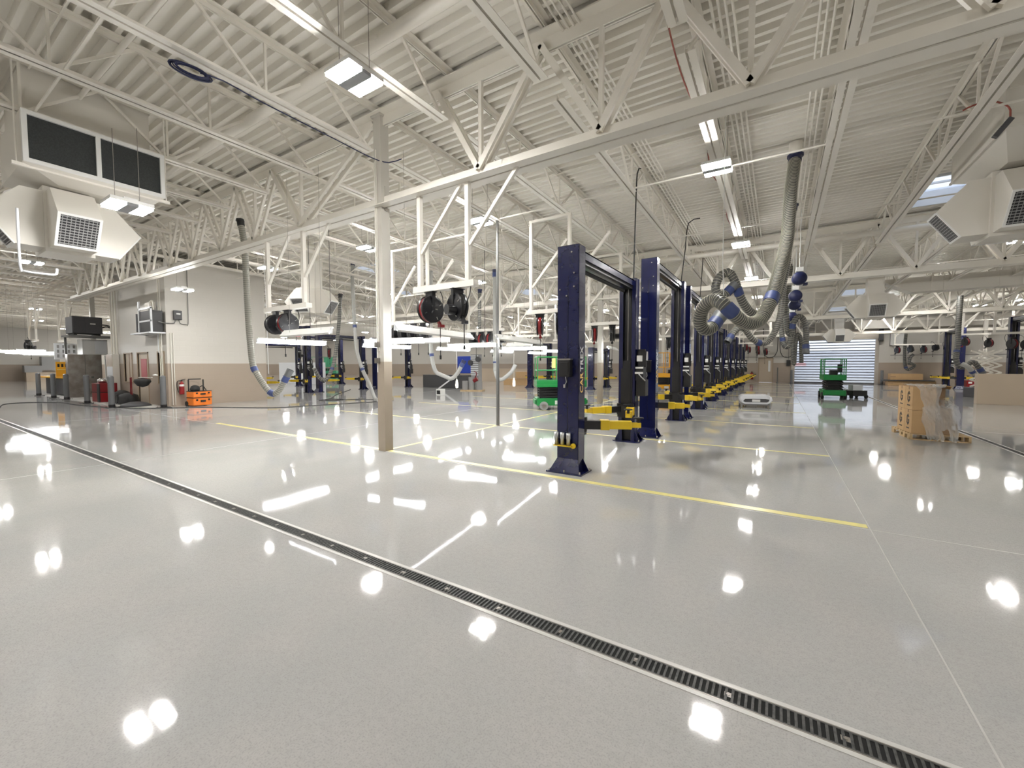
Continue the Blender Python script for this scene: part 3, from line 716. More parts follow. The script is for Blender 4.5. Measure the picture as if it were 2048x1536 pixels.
def air_handler(x, y0, y1, z0, z1, depth, sgn, lab, zt):
    """box hung under the deck; the face at x looks along sgn*x with two filter panes"""
    t = thing('air_handler', lab, 'air conditioner', (x, (y0 + y1) / 2, z0), 0, 'air handlers under the roof')
    L = y1 - y0; h = z1 - z0; fr = .06; xb = -sgn * depth
    g = G(); g.mm(min(-sgn * .05, xb), -L / 2, 0, max(-sgn * .05, xb), L / 2, h); g.build('casing', 'duct', t)
    g = G()
    for z in (0, h - fr): g.mm(-sgn * .05, -L / 2, z, sgn * .03, L / 2, z + fr)
    for y in (-L / 2, -.03 * L, L / 2 - fr): g.mm(-sgn * .05, y, fr, sgn * .028, y + fr, h - fr)
    f = g.build('front_frame', 'white', t)
    for y in (-L / 2 + fr, -.03 * L + fr):
        ye = -.03 * L if y < -.1 else L / 2 - fr
        G().mm(-sgn * .03, y, fr, -sgn * .01, ye, h - fr).build('filter_pane', 'filter', f)
    # hopper below the casing and lid up to the deck
    g = G(); A = [(min(0, xb), -L / 2), (max(0, xb), -L / 2), (max(0, xb), L / 2), (min(0, xb), L / 2)]; c = (xb / 2, 0)
    g.prism(A, lambda a, b: (a, b, 0), lambda a, b: (c[0] + (a - c[0]) * .55, c[1] + (b - c[1]) * .5, -.13)); g.build('hopper', 'duct', t)
    g = G(); g.mm(min(-sgn * .3, xb), -L * .46, h, max(-sgn * .3, xb), L * .44, zt - z0); g.build('roof_curb', 'duct', t)
    g = G()
    for y in (-L / 2 - .05, L / 2 + .05): g.tube([(-sgn * .1, y, -.03), (-sgn * .1, y, zt - z0)], .012, 6)
    g.bar((-sgn * .1, -L / 2 - .1, -.03), (-sgn * .1, L / 2 + .1, -.03), .05); g.build('hanger', 'steel', t)
    return t
air_handler(-9.65, 1.49, 3.22, 4.72, 5.49, 1.65, 1, 'big cream air handler with two dark filter panes, top left', 6.3)
plenum(-10.45, 2.06, 4.03, .985, 'cream four-hooded air outlet under the left air handler', .54, .52)
t = thing('condensate_pipe', 'cream drain pipe bent around the left air outlet', 'pipe', (-9.35, 1.36, 3.02))
G().tube(spline([(0, 0, .9), (0, 0, .08), (0, .03, .01), (0, .1, 0), (0, .30, 0), (0, .36, .02), (0, .37, .10)], .04), .016, 8).build('pipe_run', 'white2', t)
# right: a tall casing with a chamfered corner, seen from below
t = thing('air_handler', 'tall cream sheet-metal air handler at the right edge with a chamfered corner', 'air conditioner', (3.75, 10.9, 5.0), 0, 'air handlers under the roof')
g = G(); g.mm(-.85, -1.15, .3, 1.25, 1.3, 1.16); g.build('casing', 'duct', t)
g = G(); g.prism([(-.85, -1.15), (1.25, -1.15), (1.25, 1.3), (-.85, 1.3)], lambda a, b: (a, b, .3), lambda a, b: (-.3 + (a + .3) * .42, .4 + (b - .4) * .4, .06)); g.build('hopper', 'duct', t)
g = G()
for a, b in (((-.86, -1.16, .3), (1.26, -1.16, .3)), ((-.86, -1.16, .3), (-.86, 1.31, .3)), ((-.86, -1.16, .9), (1.26, -1.16, .9)), ((-.86, -1.16, .3), (-.86, -1.16, 1.15))): g.bar(a, b, .035)
g.build('seam_flange', 'duct', t)
plenum(3.45, 11.3, 4.46, 1.06, 'cream four-hooded air outlet at the right edge in front of a rooflight', .5)
t = thing('junction_box', 'small dark box hanging on a red cable by the right air handler', 'box', (2.72, 9.25, 5.12))
R = Matrix.Rotation(A(35), 3, 'Y'); G().box((0, 0, 0), (.07, .09, .28), R=R).build('box_body', 'dgrey', t, bevel=.01)
G().tube(spline([(.07, 0, .13), (.05, .0, .28), (-.1, .02, .42), (-.3, .03, .44), (-.42, .04, .40)], .05), .012, 6).build('flex_cable', 'wire', t)
plenum(3.35, 23.1, 4.02, 1.0, 'cream four-hooded air outlet halfway along the right side', 1.6)
plenum(3.75, 39.3, 3.70, 1.0, 'cream four-hooded air outlet just above the roll-up door', 1.6)
t = thing('supply_duct', 'long cream rectangular duct running right from the middle air outlet', 'duct', (8, 25.0, 4.72))
g = G(); g.mm(-3.2, -.35, 0, 5.5, .35, .62); g.build('duct_run', 'duct', t)
for x in (-2.2, -.6, 1, 2.6, 4.2): G().mm(x - .02, -.37, -.02, x + .02, .37, .64).build('duct_flange', 'duct', t)
g = G(); g.prism([(-3.2, -.35), (-3.2, .35)] [::1] + [(-4.3, .35), (-4.3, -.35)], lambda a, b: (a, b, .62), lambda a, b: (a, b, .62 if a < -4 else 0)); g.build('duct_transition', 'duct', t)
g = G()
for x in (-2.6, 0, 2.8): g.bar((x, -.42, 0), (x, -.42, 1.2), .02); g.bar((x, .42, 0), (x, .42, 1.2), .02)
g.build('hanger', 'steel', t)
t = thing('supply_duct', 'cream box duct along the far right wall behind the reels', 'duct', (9, 42.2, 4.3))
g = G(); g.mm(-4, -.4, 0, 8, .4, .7); g.build('duct_run', 'duct', t)
t = thing('return_grille', 'dark slatted grille box left of the roll-up door top', 'air vent', (1.9, 41.0, 3.9))
g = G(); g.mm(-.55, -.3, -.1, .55, .5, 1.1); g.build('grille_box', 'duct', t); g = G()
for i in range(10): g.mm(-.48, -.33, .0 + i * .1, .48, -.30, .045 + i * .1)
g.build('grille_slat', 'dgrey', t)
t = plenum(-14.6, 9.2, 3.95, .95, 'cream four-hooded air outlet above the left reel frame', 1.9)
t.rotation_euler.z = A(25)
# ------------------------------------------------------------------ exhaust hoses
def hose(pts, r, lab, group, step=.02, m='hose', cuffs=(), mouth=None, n=16, top='hblue', ring=True, start=None):
    """ribbed flexible hose along pts; cuffs: fractions along it that carry a blue saddle"""
    o3 = V(pts[0]); t = thing('exhaust_hose', lab, 'hose', o3, 0, group)
    P = spline([V(p) - o3 for p in pts], step); N = len(P)
    R = [r if i % 2 == 0 else r * .90 for i in range(N)] if ring else [r] * N
    G().tube(P, R, n).build('hose_tube', m, t)
    if ring and r > .077 and len(P) < 420 and m != 'lhose':
        g = G()
        # pale wire helix standing proud of the rubber
        H = []; a = None; q8 = 0
        for i in range(N - 1):
            T = (P[min(i + 1, N - 1)] - P[max(i - 1, 0)]).normalized()
            if a is None: a = T.cross(V((1, 0, 0))).normalized()
            a = (a - T * a.dot(T)).normalized(); b = T.cross(a)
            for k in range(8):
                th = 2 * PI * (q8 % 16) / 16; q8 += 1; H.append(P[i].lerp(P[i + 1], k / 8) + (a * math.cos(th) + b * math.sin(th)) * r * 1.005)
        g.tube(H, .0055, 4, False); g.build('wire_helix', 'wirehelix', t)
    for f in cuffs:
        i = int(f * (N - 1)); k = max(1, int(.09 / step)); g = G(); g.tube(P[max(0, i - k):min(N, i + k + 1)], r * 1.07, n); g.build('saddle_cuff', 'hblue', t)
    if start:
        g = G(); d = (P[3] - P[0]).normalized(); g.cyl(P[0] - d * .02, P[0] + d * .16, r * 1.12, 16); g.lathe([(r * 1.35, .02), (r * 1.35, -.03), (r, -.03)], P[0], n=16); g.build('top_collar', start, t)
    if mouth:
        d = (P[-1] - P[-4]).normalized(); g = G(); L = mouth; e = P[-1]
        g.cyl(e - d * .02, e + d * L, r * 1.08, 16, r * 1.18, cap=False); g.cyl(e + d * L, e - d * .02, r * 1.12, 16, r * 1.02, cap=False); g.cyl(e, e + d * .01, r * 1.0, 16)
        g.build('mouth_sleeve', 'grey' if m != 'lhose' else 'bluep', t)
        g = G(); g.cyl(e + d * (L * .5), e + d * (L * .52), r * 1.08, 16); g.build('mouth_opening', 'rubber', t)
        g = G(); g.cyl(e - d * .16, e + d * .0, r * 1.12, 16); g.build('end_cuff', 'hblue', t)
    return t
HG = 'exhaust hoses over the lift aisle'
big = [(0.2, 10.57, 5.92), (0.13, 10.08, 5.0), (0.09, 9.61, 4.03), (0.0, 9.13, 3.41), (-0.11, 8.64, 2.83), (-0.23, 8.33, 2.47), (-0.35, 8.11, 2.33), (-0.5, 7.88, 2.34), (-0.65, 7.65, 2.48), (-0.77, 7.6, 2.61), (-0.89, 7.69, 2.7), (-1.03, 7.77, 2.67), (-1.13, 7.87, 2.56), (-1.17, 7.98, 2.38), (-1.11, 8.09, 2.26), (-1.02, 8.23, 2.29), (-0.95, 8.37, 2.42)]
t = hose(big, .108, 'largest ribbed exhaust hose, looped up over the first lifts', HG, .02, cuffs=(.585, .79), mouth=.16, start='bluep')
G().cyl((0, 0, .02), (0, 0, .26), .118, 16).build('duct_stub', 'steel', t)
g = G(); g.tube([(-.97 , -2.9, -3.25), (-1.0, -2.9, -2.6), (-1.02, -2.7, -.1)], .006, 5); g.build('tie_rope', 'white', t)
h2 = [(0.24, 14.05, 6.0), (0.16, 13.79, 5.01), (0.1, 13.56, 4.17), (-0.04, 13.29, 3.47), (-0.3, 12.96, 3.06), (-0.55, 12.66, 2.94), (-0.74, 12.4, 3.12), (-0.87, 12.19, 3.4), (-0.97, 12.08, 3.73), (-1.11, 12.0, 3.96), (-1.29, 11.88, 3.86), (-1.38, 11.81, 3.62), (-1.33, 11.83, 3.41), (-1.19, 11.92, 3.4), (-1.05, 12.01, 3.55)]
hose(h2, .105, 'second exhaust hose, its loop tied up behind the largest one', HG, .03, cuffs=(.5, .74), mouth=.15, start='bluep')
h3 = [(0.25, 17.61, 6.0), (0.16, 17.45, 5.22), (0.08, 17.26, 3.96), (0.01, 17.12, 3.19), (-0.17, 16.91, 2.62), (-0.43, 16.67, 2.33), (-0.74, 16.42, 2.47), (-0.97, 16.23, 2.8), (-1.14, 16.07, 2.85), (-1.29, 15.91, 2.68), (-1.4, 15.76, 2.47)]
hose(h3, .10, 'third exhaust hose hanging in a deep low loop', HG, .035, cuffs=(.75,), mouth=.15)
h4 = [(0.38, 21.85, 5.9), (0.28, 21.66, 5.23), (0.08, 21.41, 4.26), (0.07, 21.27, 3.29), (0.18, 21.22, 2.48), (0.32, 21.23, 2.35), (0.42, 21.23, 2.64), (0.45, 21.23, 3.48), (0.37, 21.16, 4.62)]
hose(h4, .10, 'fourth exhaust hose hanging as a narrow loop', HG, .04, cuffs=(.55,))
h5 = [(0.28, 19.34, 4.84), (0.21, 19.15, 3.69), (0.29, 19.09, 2.88), (0.4, 19.08, 2.76), (0.44, 19.05, 3.14), (0.61, 19.1, 3.41), (0.77, 19.11, 3.27), (0.85, 19.07, 2.89), (0.86, 18.97, 2.19)]
hose(h5, .10, 'exhaust hose draped as an arch left of the roll-up door', HG, .04, cuffs=(.6,), mouth=.18)
h6 = [(0.64, 26.68, 4.72), (0.64, 26.56, 2.62), (0.71, 26.55, 1.62), (0.75, 26.63, 2.62), (0.81, 26.7, 3.15), (0.94, 26.78, 3.09), (1.0, 26.79, 2.62), (1.04, 26.76, 1.67)]
hose(h6, .10, 'dark exhaust hose hanging furthest back by the roll-up door', HG, .05)
for i, (x, y, z) in enumerate(((.46, 14.67, 4.09), (.42, 16.41, 3.83), (.45, 18.2, 3.75), (.44, 20.55, 3.54))):
    t = thing('exhaust_fan', '%s blue round exhaust fan hung in the row left of the roll-up door' % ['topmost', 'second', 'third', 'lowest'][i], 'fan', (x, y, z), A(8), 'blue exhaust fans')
    G().lathe([(0, -.12), (.16, -.11), (.185, -.06), (.185, .08), (.12, .14), (0, .15)], (0, 0, 0), 'y', 20).build('fan_drum', 'bluep', t)
    g = G(); g.mm(.10, -.08, -.21, .19, .08, -.14); g.build('outlet', 'bluep', t)
    g = G(); g.tube([(0, 0, .2), (0, 0, ZD + RZ(y) - z - .1)], .012, 6); g.mm(-.09, -.03, .2, .09, .03, .32); g.build('hanger', 'white', t)
LG = 'exhaust hoses of the left bays'
L1 = [(-12.2, 5.69, 5.5), (-12.08, 5.72, 4.8), (-12.02, 5.71, 3.9), (-11.98, 5.7, 3.24), (-11.92, 5.7, 2.43), (-11.83, 5.71, 1.69), (-11.72, 5.76, 1.4), (-11.53, 5.86, 1.07), (-11.42, 5.93, 0.92), (-11.32, 5.99, 0.87), (-11.22, 6.06, 0.96), (-11.13, 6.12, 1.13), (-11.05, 6.19, 1.33)]
hose(L1, .078, 'long grey hose hanging in front of the beige office wall, open mouth up', LG, .025, 'mhose', (.74, .88), mouth=.20, start='rubber')
L2 = [(-15.57, 11.72, 6.05), (-15.43, 11.58, 5.21), (-15.19, 11.46, 3.44), (-14.96, 11.37, 2.27), (-14.63, 11.36, 1.48), (-14.25, 11.4, 0.86), (-13.93, 11.4, 0.29), (-13.68, 11.39, 0.2)]
hose(L2, .078, 'pale hose sweeping down to the floor left of the near column', LG, .05, 'lhose', (.45, .75), start='bluep')
L3 = [(-16.86, 12.0, 4.82), (-16.74, 11.81, 3.56), (-16.7, 11.55, 2.03), (-16.72, 11.29, 1.23), (-16.79, 11.04, 0.95), (-16.84, 10.82, 1.13), (-16.86, 10.63, 1.5)]
hose(L3, .08, 'brownish grey hose curling up in front of two blue lift posts', LG, .05, 'hose', (.72,), start='rubber')
L4 = [(-11.27, 11.96, 5.2), (-11.26, 11.91, 3.15), (-11.22, 11.88, 2.29), (-11.15, 11.9, 1.68), (-11.04, 11.95, 1.35), (-10.86, 12.05, 1.24), (-10.7, 12.15, 1.16), (-10.53, 12.25, 1.1), (-10.35, 12.39, 1.31), (-10.18, 12.51, 1.69)]
hose(L4, .08, 'pale looping hose right of the near column with a blue saddle', LG, .05, 'lhose', (.62,), mouth=.12)
hose([(-12.12, 16.22, 5.2), (-12.1, 16.15, 4.4), (-12.06, 16.1, 2.9)], .085, 'straight brown hose with blue collar hanging beside the slim pole', LG, .06, 'hose', start='bluep')
L6 = [(-7.95, 12.74, 1.63), (-8.05, 12.66, 1.4), (-8.18, 12.57, 1.24), (-8.35, 12.46, 1.1), (-8.47, 12.38, 1.13), (-8.55, 12.35, 1.4), (-8.57, 12.35, 1.69), (-8.57, 12.35, 4.9)]
hose(L6, .075, 'pale hose curling behind the slim pole', LG, .05, 'lhose', (.3,), mouth=.1)
RGp = 'exhaust hoses of the right bays'
R1 = [(6.93, 27.12, 4.7), (6.87, 26.95, 3.6), (6.82, 26.77, 2.47), (6.76, 26.62, 1.84), (6.87, 26.6, 1.48), (7.06, 26.65, 1.5), (7.26, 26.71, 1.68), (7.38, 26.72, 1.65), (7.61, 26.76, 1.28)]
hose(R1, .105, 'thick brown hose hanging in front of the blue lift on the right', RGp, .05, 'hose', (.6,), mouth=.1)
hose([(6.80, 26.05, 1.62), (6.97, 25.97, 1.48), (7.22, 26.11, 1.17), (7.45, 26.25, 1.01)], .10, 'short pale hose end drooping over the tan counter', RGp, .05, 'lhose', (.5,))
R2 = [(7.97, 41.9, 4.25), (7.9, 41.81, 2.93), (7.92, 41.68, 1.59), (8.07, 41.68, 1.19), (8.27, 41.75, 1.26), (8.47, 41.82, 1.48), (8.27, 41.63, 1.63), (8.1, 41.46, 1.63), (8.16, 41.46, 2.07), (8.33, 41.51, 2.29)]
hose(R2, .10, 'brown hose with curled end before the far right wall', RGp, .06, 'hose', (.6,))
# ------------------------------------------------------------------ drains
def drain(name, lab, length, w, step, n_near, loc, rz):
    t = thing('trench_drain', lab, 'floor drain', loc, rz)
    e = .028
    g = G()
    for s in (-1, 1): g.mm(0, s * w / 2, -.01, length, s * (w / 2 + e), .003)
    g.build('edge_strip', 'kerb', t)
    g = G()
    for s in (-1, 1): g.mm(0, s * (w / 2 - .008), -.005, length, s * w / 2, .004)
    g.build('side_rail', 'galv', t)
    g = G(); g.mm(0, -w / 2, -.01, length, w / 2, .0008); g.build('channel', 'pit', t)  # flat near-black sheet; the shade inside the slots is put into its colour
    g = G(); x = 0; k = 0
    while x < length:
        g.mm(x, -w / 2 + .006, .0, x + step * .40, w / 2 - .006, .004); k += 1; x += step
    g.mm(0, -w / 2 + .006, 0, length, -w / 2 + .014, .0042); g.mm(0, w / 2 - .014, 0, length, w / 2 - .006, .0042)
    gr = g.build('grate', 'iron', t)
    x = .25
    while x < length:
        if seen([(loc[0] + x * math.cos(rz), loc[1] + x * math.sin(rz), 0)], 1.): G().cyl((x, 0, .0), (x, 0, .006), .009, 8).box((x, 0, .002), (.035, .03, .003)).build('grate_bolt', 'galv', gr)
        x += .46
drain('trench_drain', 'long slotted trench drain crossing the floor in the foreground', 36, .118, .029, 0, (-34, 2.27, 0), 0)
drain('trench_drain', 'trench drain running back on the right past the wrapped boxes', 30, .10, .05, 0, (3.77, 6.5, 0), PI / 2)

# ------------------------------------------------------------------ slim pole, droppers
t = thing('pipe_pole', 'slim dark steel pole standing on the crossing of the yellow lines', 'pole', (-6.32, 9.23, 0))
G().cyl((0, 0, 0), (0, 0, 2.35), .043, 14).build('lower_tube', 'pipe', t); G().cyl((0, 0, 2.3), (0, 0, 5.47), .036, 14).build('upper_tube', 'pipe', t)
G().cyl((0, 0, 2.2), (0, 0, 2.42), .052, 14).build('coupling', 'galv', t); G().cyl((0, 0, 0), (0, 0, .012), .07, 14).build('foot_flange', 'galv', t)
for i, pts in enumerate(([(-2.62, 8.93, 3.45), (-2.68, 9.2, 4.7), (-2.72, 9.45, 5.85), (-2.65, 9.5, 5.95)], [(-2.42, 12.92, 4.0), (-2.36, 13.1, 4.9), (-2.3, 13.25, 5.75), (-2.0, 13.3, 5.85)], [(-2.45, 16.55, 3.98), (-2.42, 16.7, 4.8), (-2.4, 16.8, 5.7)])):
    tag(G().tube(spline(pts, .15), .014, 6).build('power_cord', 'rubber'), 'black power cord dropping from the roof to the %s lift' % ['first', 'second', 'third'][i], 'cord', 'power cords to the lifts')
for i, (x, y, z0) in enumerate(((-11.75, 8.0, 2.9), (-12.2, 7.6, 2.7), (-9.2, 12.6, 2.2))):
    tag(G().tube([(x, y, z0), (x, y, ZD + RZ(y) - .1)], .008, 6).build('drop_cord', 'rubber'), 'dark cord hanging straight down, %s' % ['left of the near column', 'second left of the near column', 'behind the slim pole'][i], 'cord', 'straight drop cords')
t = thing('pull_rope', 'white pull rope with a knot in front of the beige office wall', 'rope', (-11.5, 5.95, 1.4))
G().tube(spline([(0, 0, 0), (-.02, 0, .9), (-.06, .02, 1.84), (-.10, .02, 2.6), (-.1, .02, 3.3)], .2), .008, 6).build('rope', 'white', t)
g = G(); g.lathe([(0, 1.78), (.03, 1.8), (.03, 1.86), (0, 1.9)], (-.06, .02, 0), n=8); g.tube(spline([(-.06, .02, 1.85), (-.13, .02, 1.9), (-.12, .02, 1.8), (-.06, .02, 1.82), (0, .02, 1.9), (-.04, .02, 1.93)], .03), .008, 6); g.build('knot', 'white', t)
t = thing('cable_coil', 'coil of dark blue cable tied on a roof chord, upper left', 'cable', (-6.37, 2.45, 5.40))
g = G()
for k in range(7):
    r = .085 + .008 * k; g.tube([(.10 * math.sin(k) * .3 + .03 * math.cos(6.28 * i / 20), r * 1.7 * math.cos(6.28 * i / 20), r * .55 * math.sin(6.28 * i / 20) - .03) for i in range(21)], .008, 6)
g.build('coil', 'bluep', t)
G().tube(spline([(0, .1, 0), (.02, .35, .04), (.0, .9, .03), (0, 2.0, .03), (.05, 2.75, .0), (.22, 3.0, -.03), (.5, 3.05, -.02)], .1), .009, 6).build('lead', 'bluep', t)

# ------------------------------------------------------------------ scissor lifts
def scissor(lab, loc, rz, body, W_=.82, L_=1.8, zdeck=.92, ztop=1.9, panel=True, stack='black'):
    t = thing('scissor_lift', lab, 'lift', loc, rz, 'scissor lifts')
    g = G(); g.mm(-L_ / 2, -W_ / 2, .16, L_ / 2, W_ / 2, .42); g.mm(-L_ / 2 - .06, -W_ / 2 + .08, .2, L_ / 2 + .06, W_ / 2 - .08, .36); ch = g.build('chassis', body, t, bevel=.015)
    g = G(); g.mm(-.25, -W_ / 2 - .006, .2, .0, -W_ / 2, .34); g.mm(.25, -W_ / 2 - .006, .22, .45, -W_ / 2, .36); g.build('decal', 'white', ch)
    g = G(); g.mm(.5, -W_ / 2 - .007, .24, .68, -W_ / 2, .38); g.build('warning_decal', 'lyellow', ch)
    for sx in (-1, 1):
        for sy in (-1, 1):
            g = G(); g.cyl((sx * (L_ / 2 - .25), sy * (W_ / 2 - .05), .155), (sx * (L_ / 2 - .25), sy * (W_ / 2 + .05), .155), .155, 18); w_ = g.build('wheel', 'rubber' if stack == 'black' and body == 'green' and not panel else 'lou', t)
            G().cyl((sx * (L_ / 2 - .25), sy * (W_ / 2 + .05), .155), (sx * (L_ / 2 - .25), sy * (W_ / 2 + .056), .155), .08, 12).build('wheel_hub', 'galv', w_)
    z0, z1 = .44, zdeck - .1; n = 4; h = (z1 - z0) / n
    g = G()
    for s in (-1, 1):
        for k in range(n):
            a, b = z0 + h * k + .02, z0 + h * (k + 1) - .02
            g.bar((-L_ / 2 + .1, s * (W_ / 2 - .12), a), (L_ / 2 - .15, s * (W_ / 2 - .12), b), .04, .05); g.bar((-L_ / 2 + .1, s * (W_ / 2 - .17), b), (L_ / 2 - .15, s * (W_ / 2 - .17), a), .04, .05)
    for k in range(n + 1):
        for x in (-L_ / 2 + .14, -.02, L_ / 2 - .18): g.cyl((x, -W_ / 2 + .1, z0 + h * k), (x, W_ / 2 - .1, z0 + h * k), .025, 8)
    g.mm(-L_ / 2 + .2, -W_ / 2 + .2, z0, L_ / 2 - .25, W_ / 2 - .2, z0 + h * n * .9)
    g.build('scissor_stack', stack, t)
    g = G(); g.mm(-L_ / 2, -W_ / 2, zdeck - .1, L_ / 2, W_ / 2, zdeck); g.mm(-L_ / 2, -W_ / 2, zdeck, L_ / 2, -W_ / 2 + .02, zdeck + .14); g.mm(-L_ / 2, W_ / 2 - .02, zdeck, L_ / 2, W_ / 2, zdeck + .14)
    g.mm(-L_ / 2, -W_ / 2, zdeck, -L_ / 2 + .02, W_ / 2, zdeck + .14); g.mm(L_ / 2 - .02, -W_ / 2, zdeck, L_ / 2, W_ / 2, zdeck + .14); g.build('platform', body, t, bevel=.008)
    g = G()
    for x in (-L_ / 2 + .03, -.2, .35, L_ / 2 - .03):
        for s in (-1, 1): g.cyl((x, s * (W_ / 2 - .03), zdeck), (x, s * (W_ / 2 - .03), ztop), .019, 8)
    for z in (zdeck + .5, ztop):
        for s in (-1, 1): g.cyl((-L_ / 2 + .03, s * (W_ / 2 - .03), z), (L_ / 2 - .03, s * (W_ / 2 - .03), z), .019, 8)
        for x in (-L_ / 2 + .03, L_ / 2 - .03): g.cyl((x, -W_ / 2 + .03, z), (x, W_ / 2 - .03, z), .019, 8)
    g.build('guard_rail', body, t)
    if panel:
        g = G(); g.mm(.0, -W_ / 2 + .06, zdeck + .5, L_ / 2 - .08, -W_ / 2 + .09, ztop - .05); g.build('rail_panel', body, t)
    g = G(); g.mm(L_ / 2 - .5, -W_ / 2 + .02, zdeck + .25, L_ / 2 - .3, -W_ / 2 + .2, zdeck + .62); g.mm(.0, -.2, zdeck, .35, .1, zdeck + .35); g.build('control_box', 'black', t, bevel=.02)
    return t
t = scissor('bright green scissor lift beside the first blue lift post', (-6.75, 13.9, 0), A(36), 'green')
g = G(); g.mm(-.35, -.36, 1.5, -.2, -.30, 1.85); g.build('hi_vis_vest', 'lyellow', t)
g = G(); g.tube(spline([(.15, -.42, 1.25), (.17, -.46, .8), (.2, -.5, .2), (.1, -.7, .02), (-.1, -1.1, .012)], .08), .011, 6); g.build('white_lead', 'white', t)
scissor('dark green scissor lift in the aisle before the roll-up door', (2.2, 24.9, 0), A(92), 'green', .85, 1.5, .98, 1.85, False)
scissor('amber scissor lift seen between the first two lifts', (-5.5, 25.9, 0), A(20), 'amber', .8, 1.6, .95, 2.3)
scissor('pale green machine on wheels far behind the brown hose', (-34.0, 22.6, 0), A(30), 'pgreen', .9, 2.2, .95, 2.3)
t = thing('floor_scrubber', 'dark low cart parked right behind the dark green scissor lift', 'cart', (3.1, 25.6, 0), A(20))
g = G(); g.mm(-.3, -.5, .12, .3, .5, .38); g.build('cart_body', 'black', t, bevel=.03); g = G()
for sx in (-1, 1):
    for sy in (-1, 1): g.cyl((sx * .26, sy * .38, .09), (sx * .34, sy * .38, .09), .09, 12)
g.build('wheel', 'rubber', t); G().mm(-.2, -.3, .38, .2, .1, .62).build('carton', 'white2', t)

# ------------------------------------------------------------------ pallet of cartons under stretch film
PX, PY, PR = 2.45, 12.20, A(4); W_, D_ = .95, 1.25
def PL(x, y, z=0): return (PX + x * math.cos(PR) - y * math.sin(PR), PY + x * math.sin(PR) + y * math.cos(PR), z)
t = thing('pallet', 'wooden pallet under the film-wrapped cartons', 'pallet', PL(0, 0), PR)
for k in range(8):
    a = k * (D_ - .1) / 7; G().mm(0, a, .115, W_, a + .1, .135).build('deck_board', 'wood', t)
for b in (0, W_ / 2 - .02, W_ - .04):
    g = G(); g.mm(b, 0, .09, b + .04, D_, .115)
    for a in (0, .34, .57, D_ - .18): g.mm(b, a, .03, b + .04, a + (.18 if a in (0, D_ - .18) else .12), .09)
    g.mm(b, 0, .0, b + .04, D_, .03) if False else g.mm(b, 0, .0, b + .04, .18, .03).mm(b, D_ - .18, 0, b + .04, D_, .03).mm(b, .34, 0, b + .04, .69, .03)
    g.build('bearer', 'wood', t)
for a in (0, D_ - .1): G().mm(0, a, .0, W_, a + .1, .018).build('bottom_board', 'wood', t)
def G_mark(parent, x, y, z, s):
    """black hexagon-like capital letter with a short bar below, printed on a carton's left face"""
    g = G()
    def f(a, o): return [V((x - o, y - (p - .3) * s, z + q * s)) for p, q in a]
    def quad(a):
        A_, B_ = f(a, 0), f(a, .002); n = len(a)
        g.add(A_ + B_, [tuple(range(n)), tuple(reversed(range(n, 2 * n)))] + [(i, i + n, (i + 1) % n + n, (i + 1) % n) for i in range(n)])
    for a in ([(.30, .50), (0, .28), (.17, .19), (.30, .29)], [(0, .28), (0, -.28), (.17, -.19), (.17, .19)], [(0, -.28), (.30, -.50), (.30, -.29), (.17, -.19)], [(.30, -.50), (.60, -.28), (.43, -.19), (.30, -.29)], [(.60, -.28), (.60, .04), (.43, .04), (.43, -.19)], [(.43, .04), (.32, .04), (.32, -.10), (.43, -.10)], [(.60, .24), (.30, .50), (.30, .29), (.45, .16)]): quad(a)
    quad([(-.05, -.68), (.65, -.68), (.65, -.77), (-.05, -.77)])
    g.build('printed_mark', 'black', parent)
def carton(lab, x0, y0, z0, x1, y1, z1, mark=False, m='card'):
    t = thing('carton', lab, 'box', PL((x0 + x1) / 2, (y0 + y1) / 2, z0), PR, 'cartons on the pallet')
    w_, d_, h_ = x1 - x0, y1 - y0, z1 - z0
    G().mm(-w_ / 2, -d_ / 2, 0, w_ / 2, d_ / 2, h_).build('box_body', m, t, bevel=.006)
    g = G(); g.mm(-w_ / 2, -.03, h_, w_ / 2, .03, h_ + .001); g.mm(-w_ / 2 - .001, -.03, h_ - .06, -w_ / 2, .03, h_); g.build('tape', 'cardd', t)
    if mark: G_mark(t, -w_ / 2, 0, h_ * .56, .255)
    return t
z0 = .136; h = .50
carton('lower front carton with a black letter G facing the aisle', .02, .02, z0, .40, .475, z0 + h, True); carton('lower rear carton with a black letter G', .02, .48, z0, .40, .935, z0 + h, True)
carton('upper front carton, its letter G half under film', .02, .02, z0 + h + .003, .40, .475, z0 + 2 * h, True); carton('upper rear carton with a clear black letter G', .02, .48, z0 + h + .003, .40, .935, z0 + 2 * h, True)
carton('brown carton low under the film on the right', .41, .03, z0, .66, .45, z0 + .56, False, 'cardd'); carton('brown carton standing behind the film, lower tier', .41, .48, z0, .68, .93, z0 + .60, False, 'cardd')
t = carton('opened carton with flap up, top right of the wrapped stack', .41, .48, z0 + .604, .68, .93, z0 + .98, False, 'cardd')
g = G(); g.box((-.02, -.26, .425), (.34, .50, .008), R=Matrix.Rotation(A(6), 3, 'Y')); g.box((.14, -.24, .385), (.008, .44, .07)); g.build('flap', 'card', t)
t = thing('carton', 'small grey carton with raised flaps on the pallet corner', 'box', PL(.80, .62, .136), A(16), 'cartons on the pallet')
g = G(); g.mm(-.09, -.11, 0, .09, .11, .19); g.build('box_body', 'cardd', t); g = G(); g.mm(-.05, -.113, .06, .06, -.11, .15); g.build('label', 'white2', t)
g = G(); g.bar((-.09, 0, .19), (-.125, 0, .25), .22, .004, up=(0, 1, 0)); g.box((.03, 0, .225), (.14, .22, .004), R=Matrix.Rotation(A(-22), 3, 'Y')); g.build('flap', 'cardd', t)
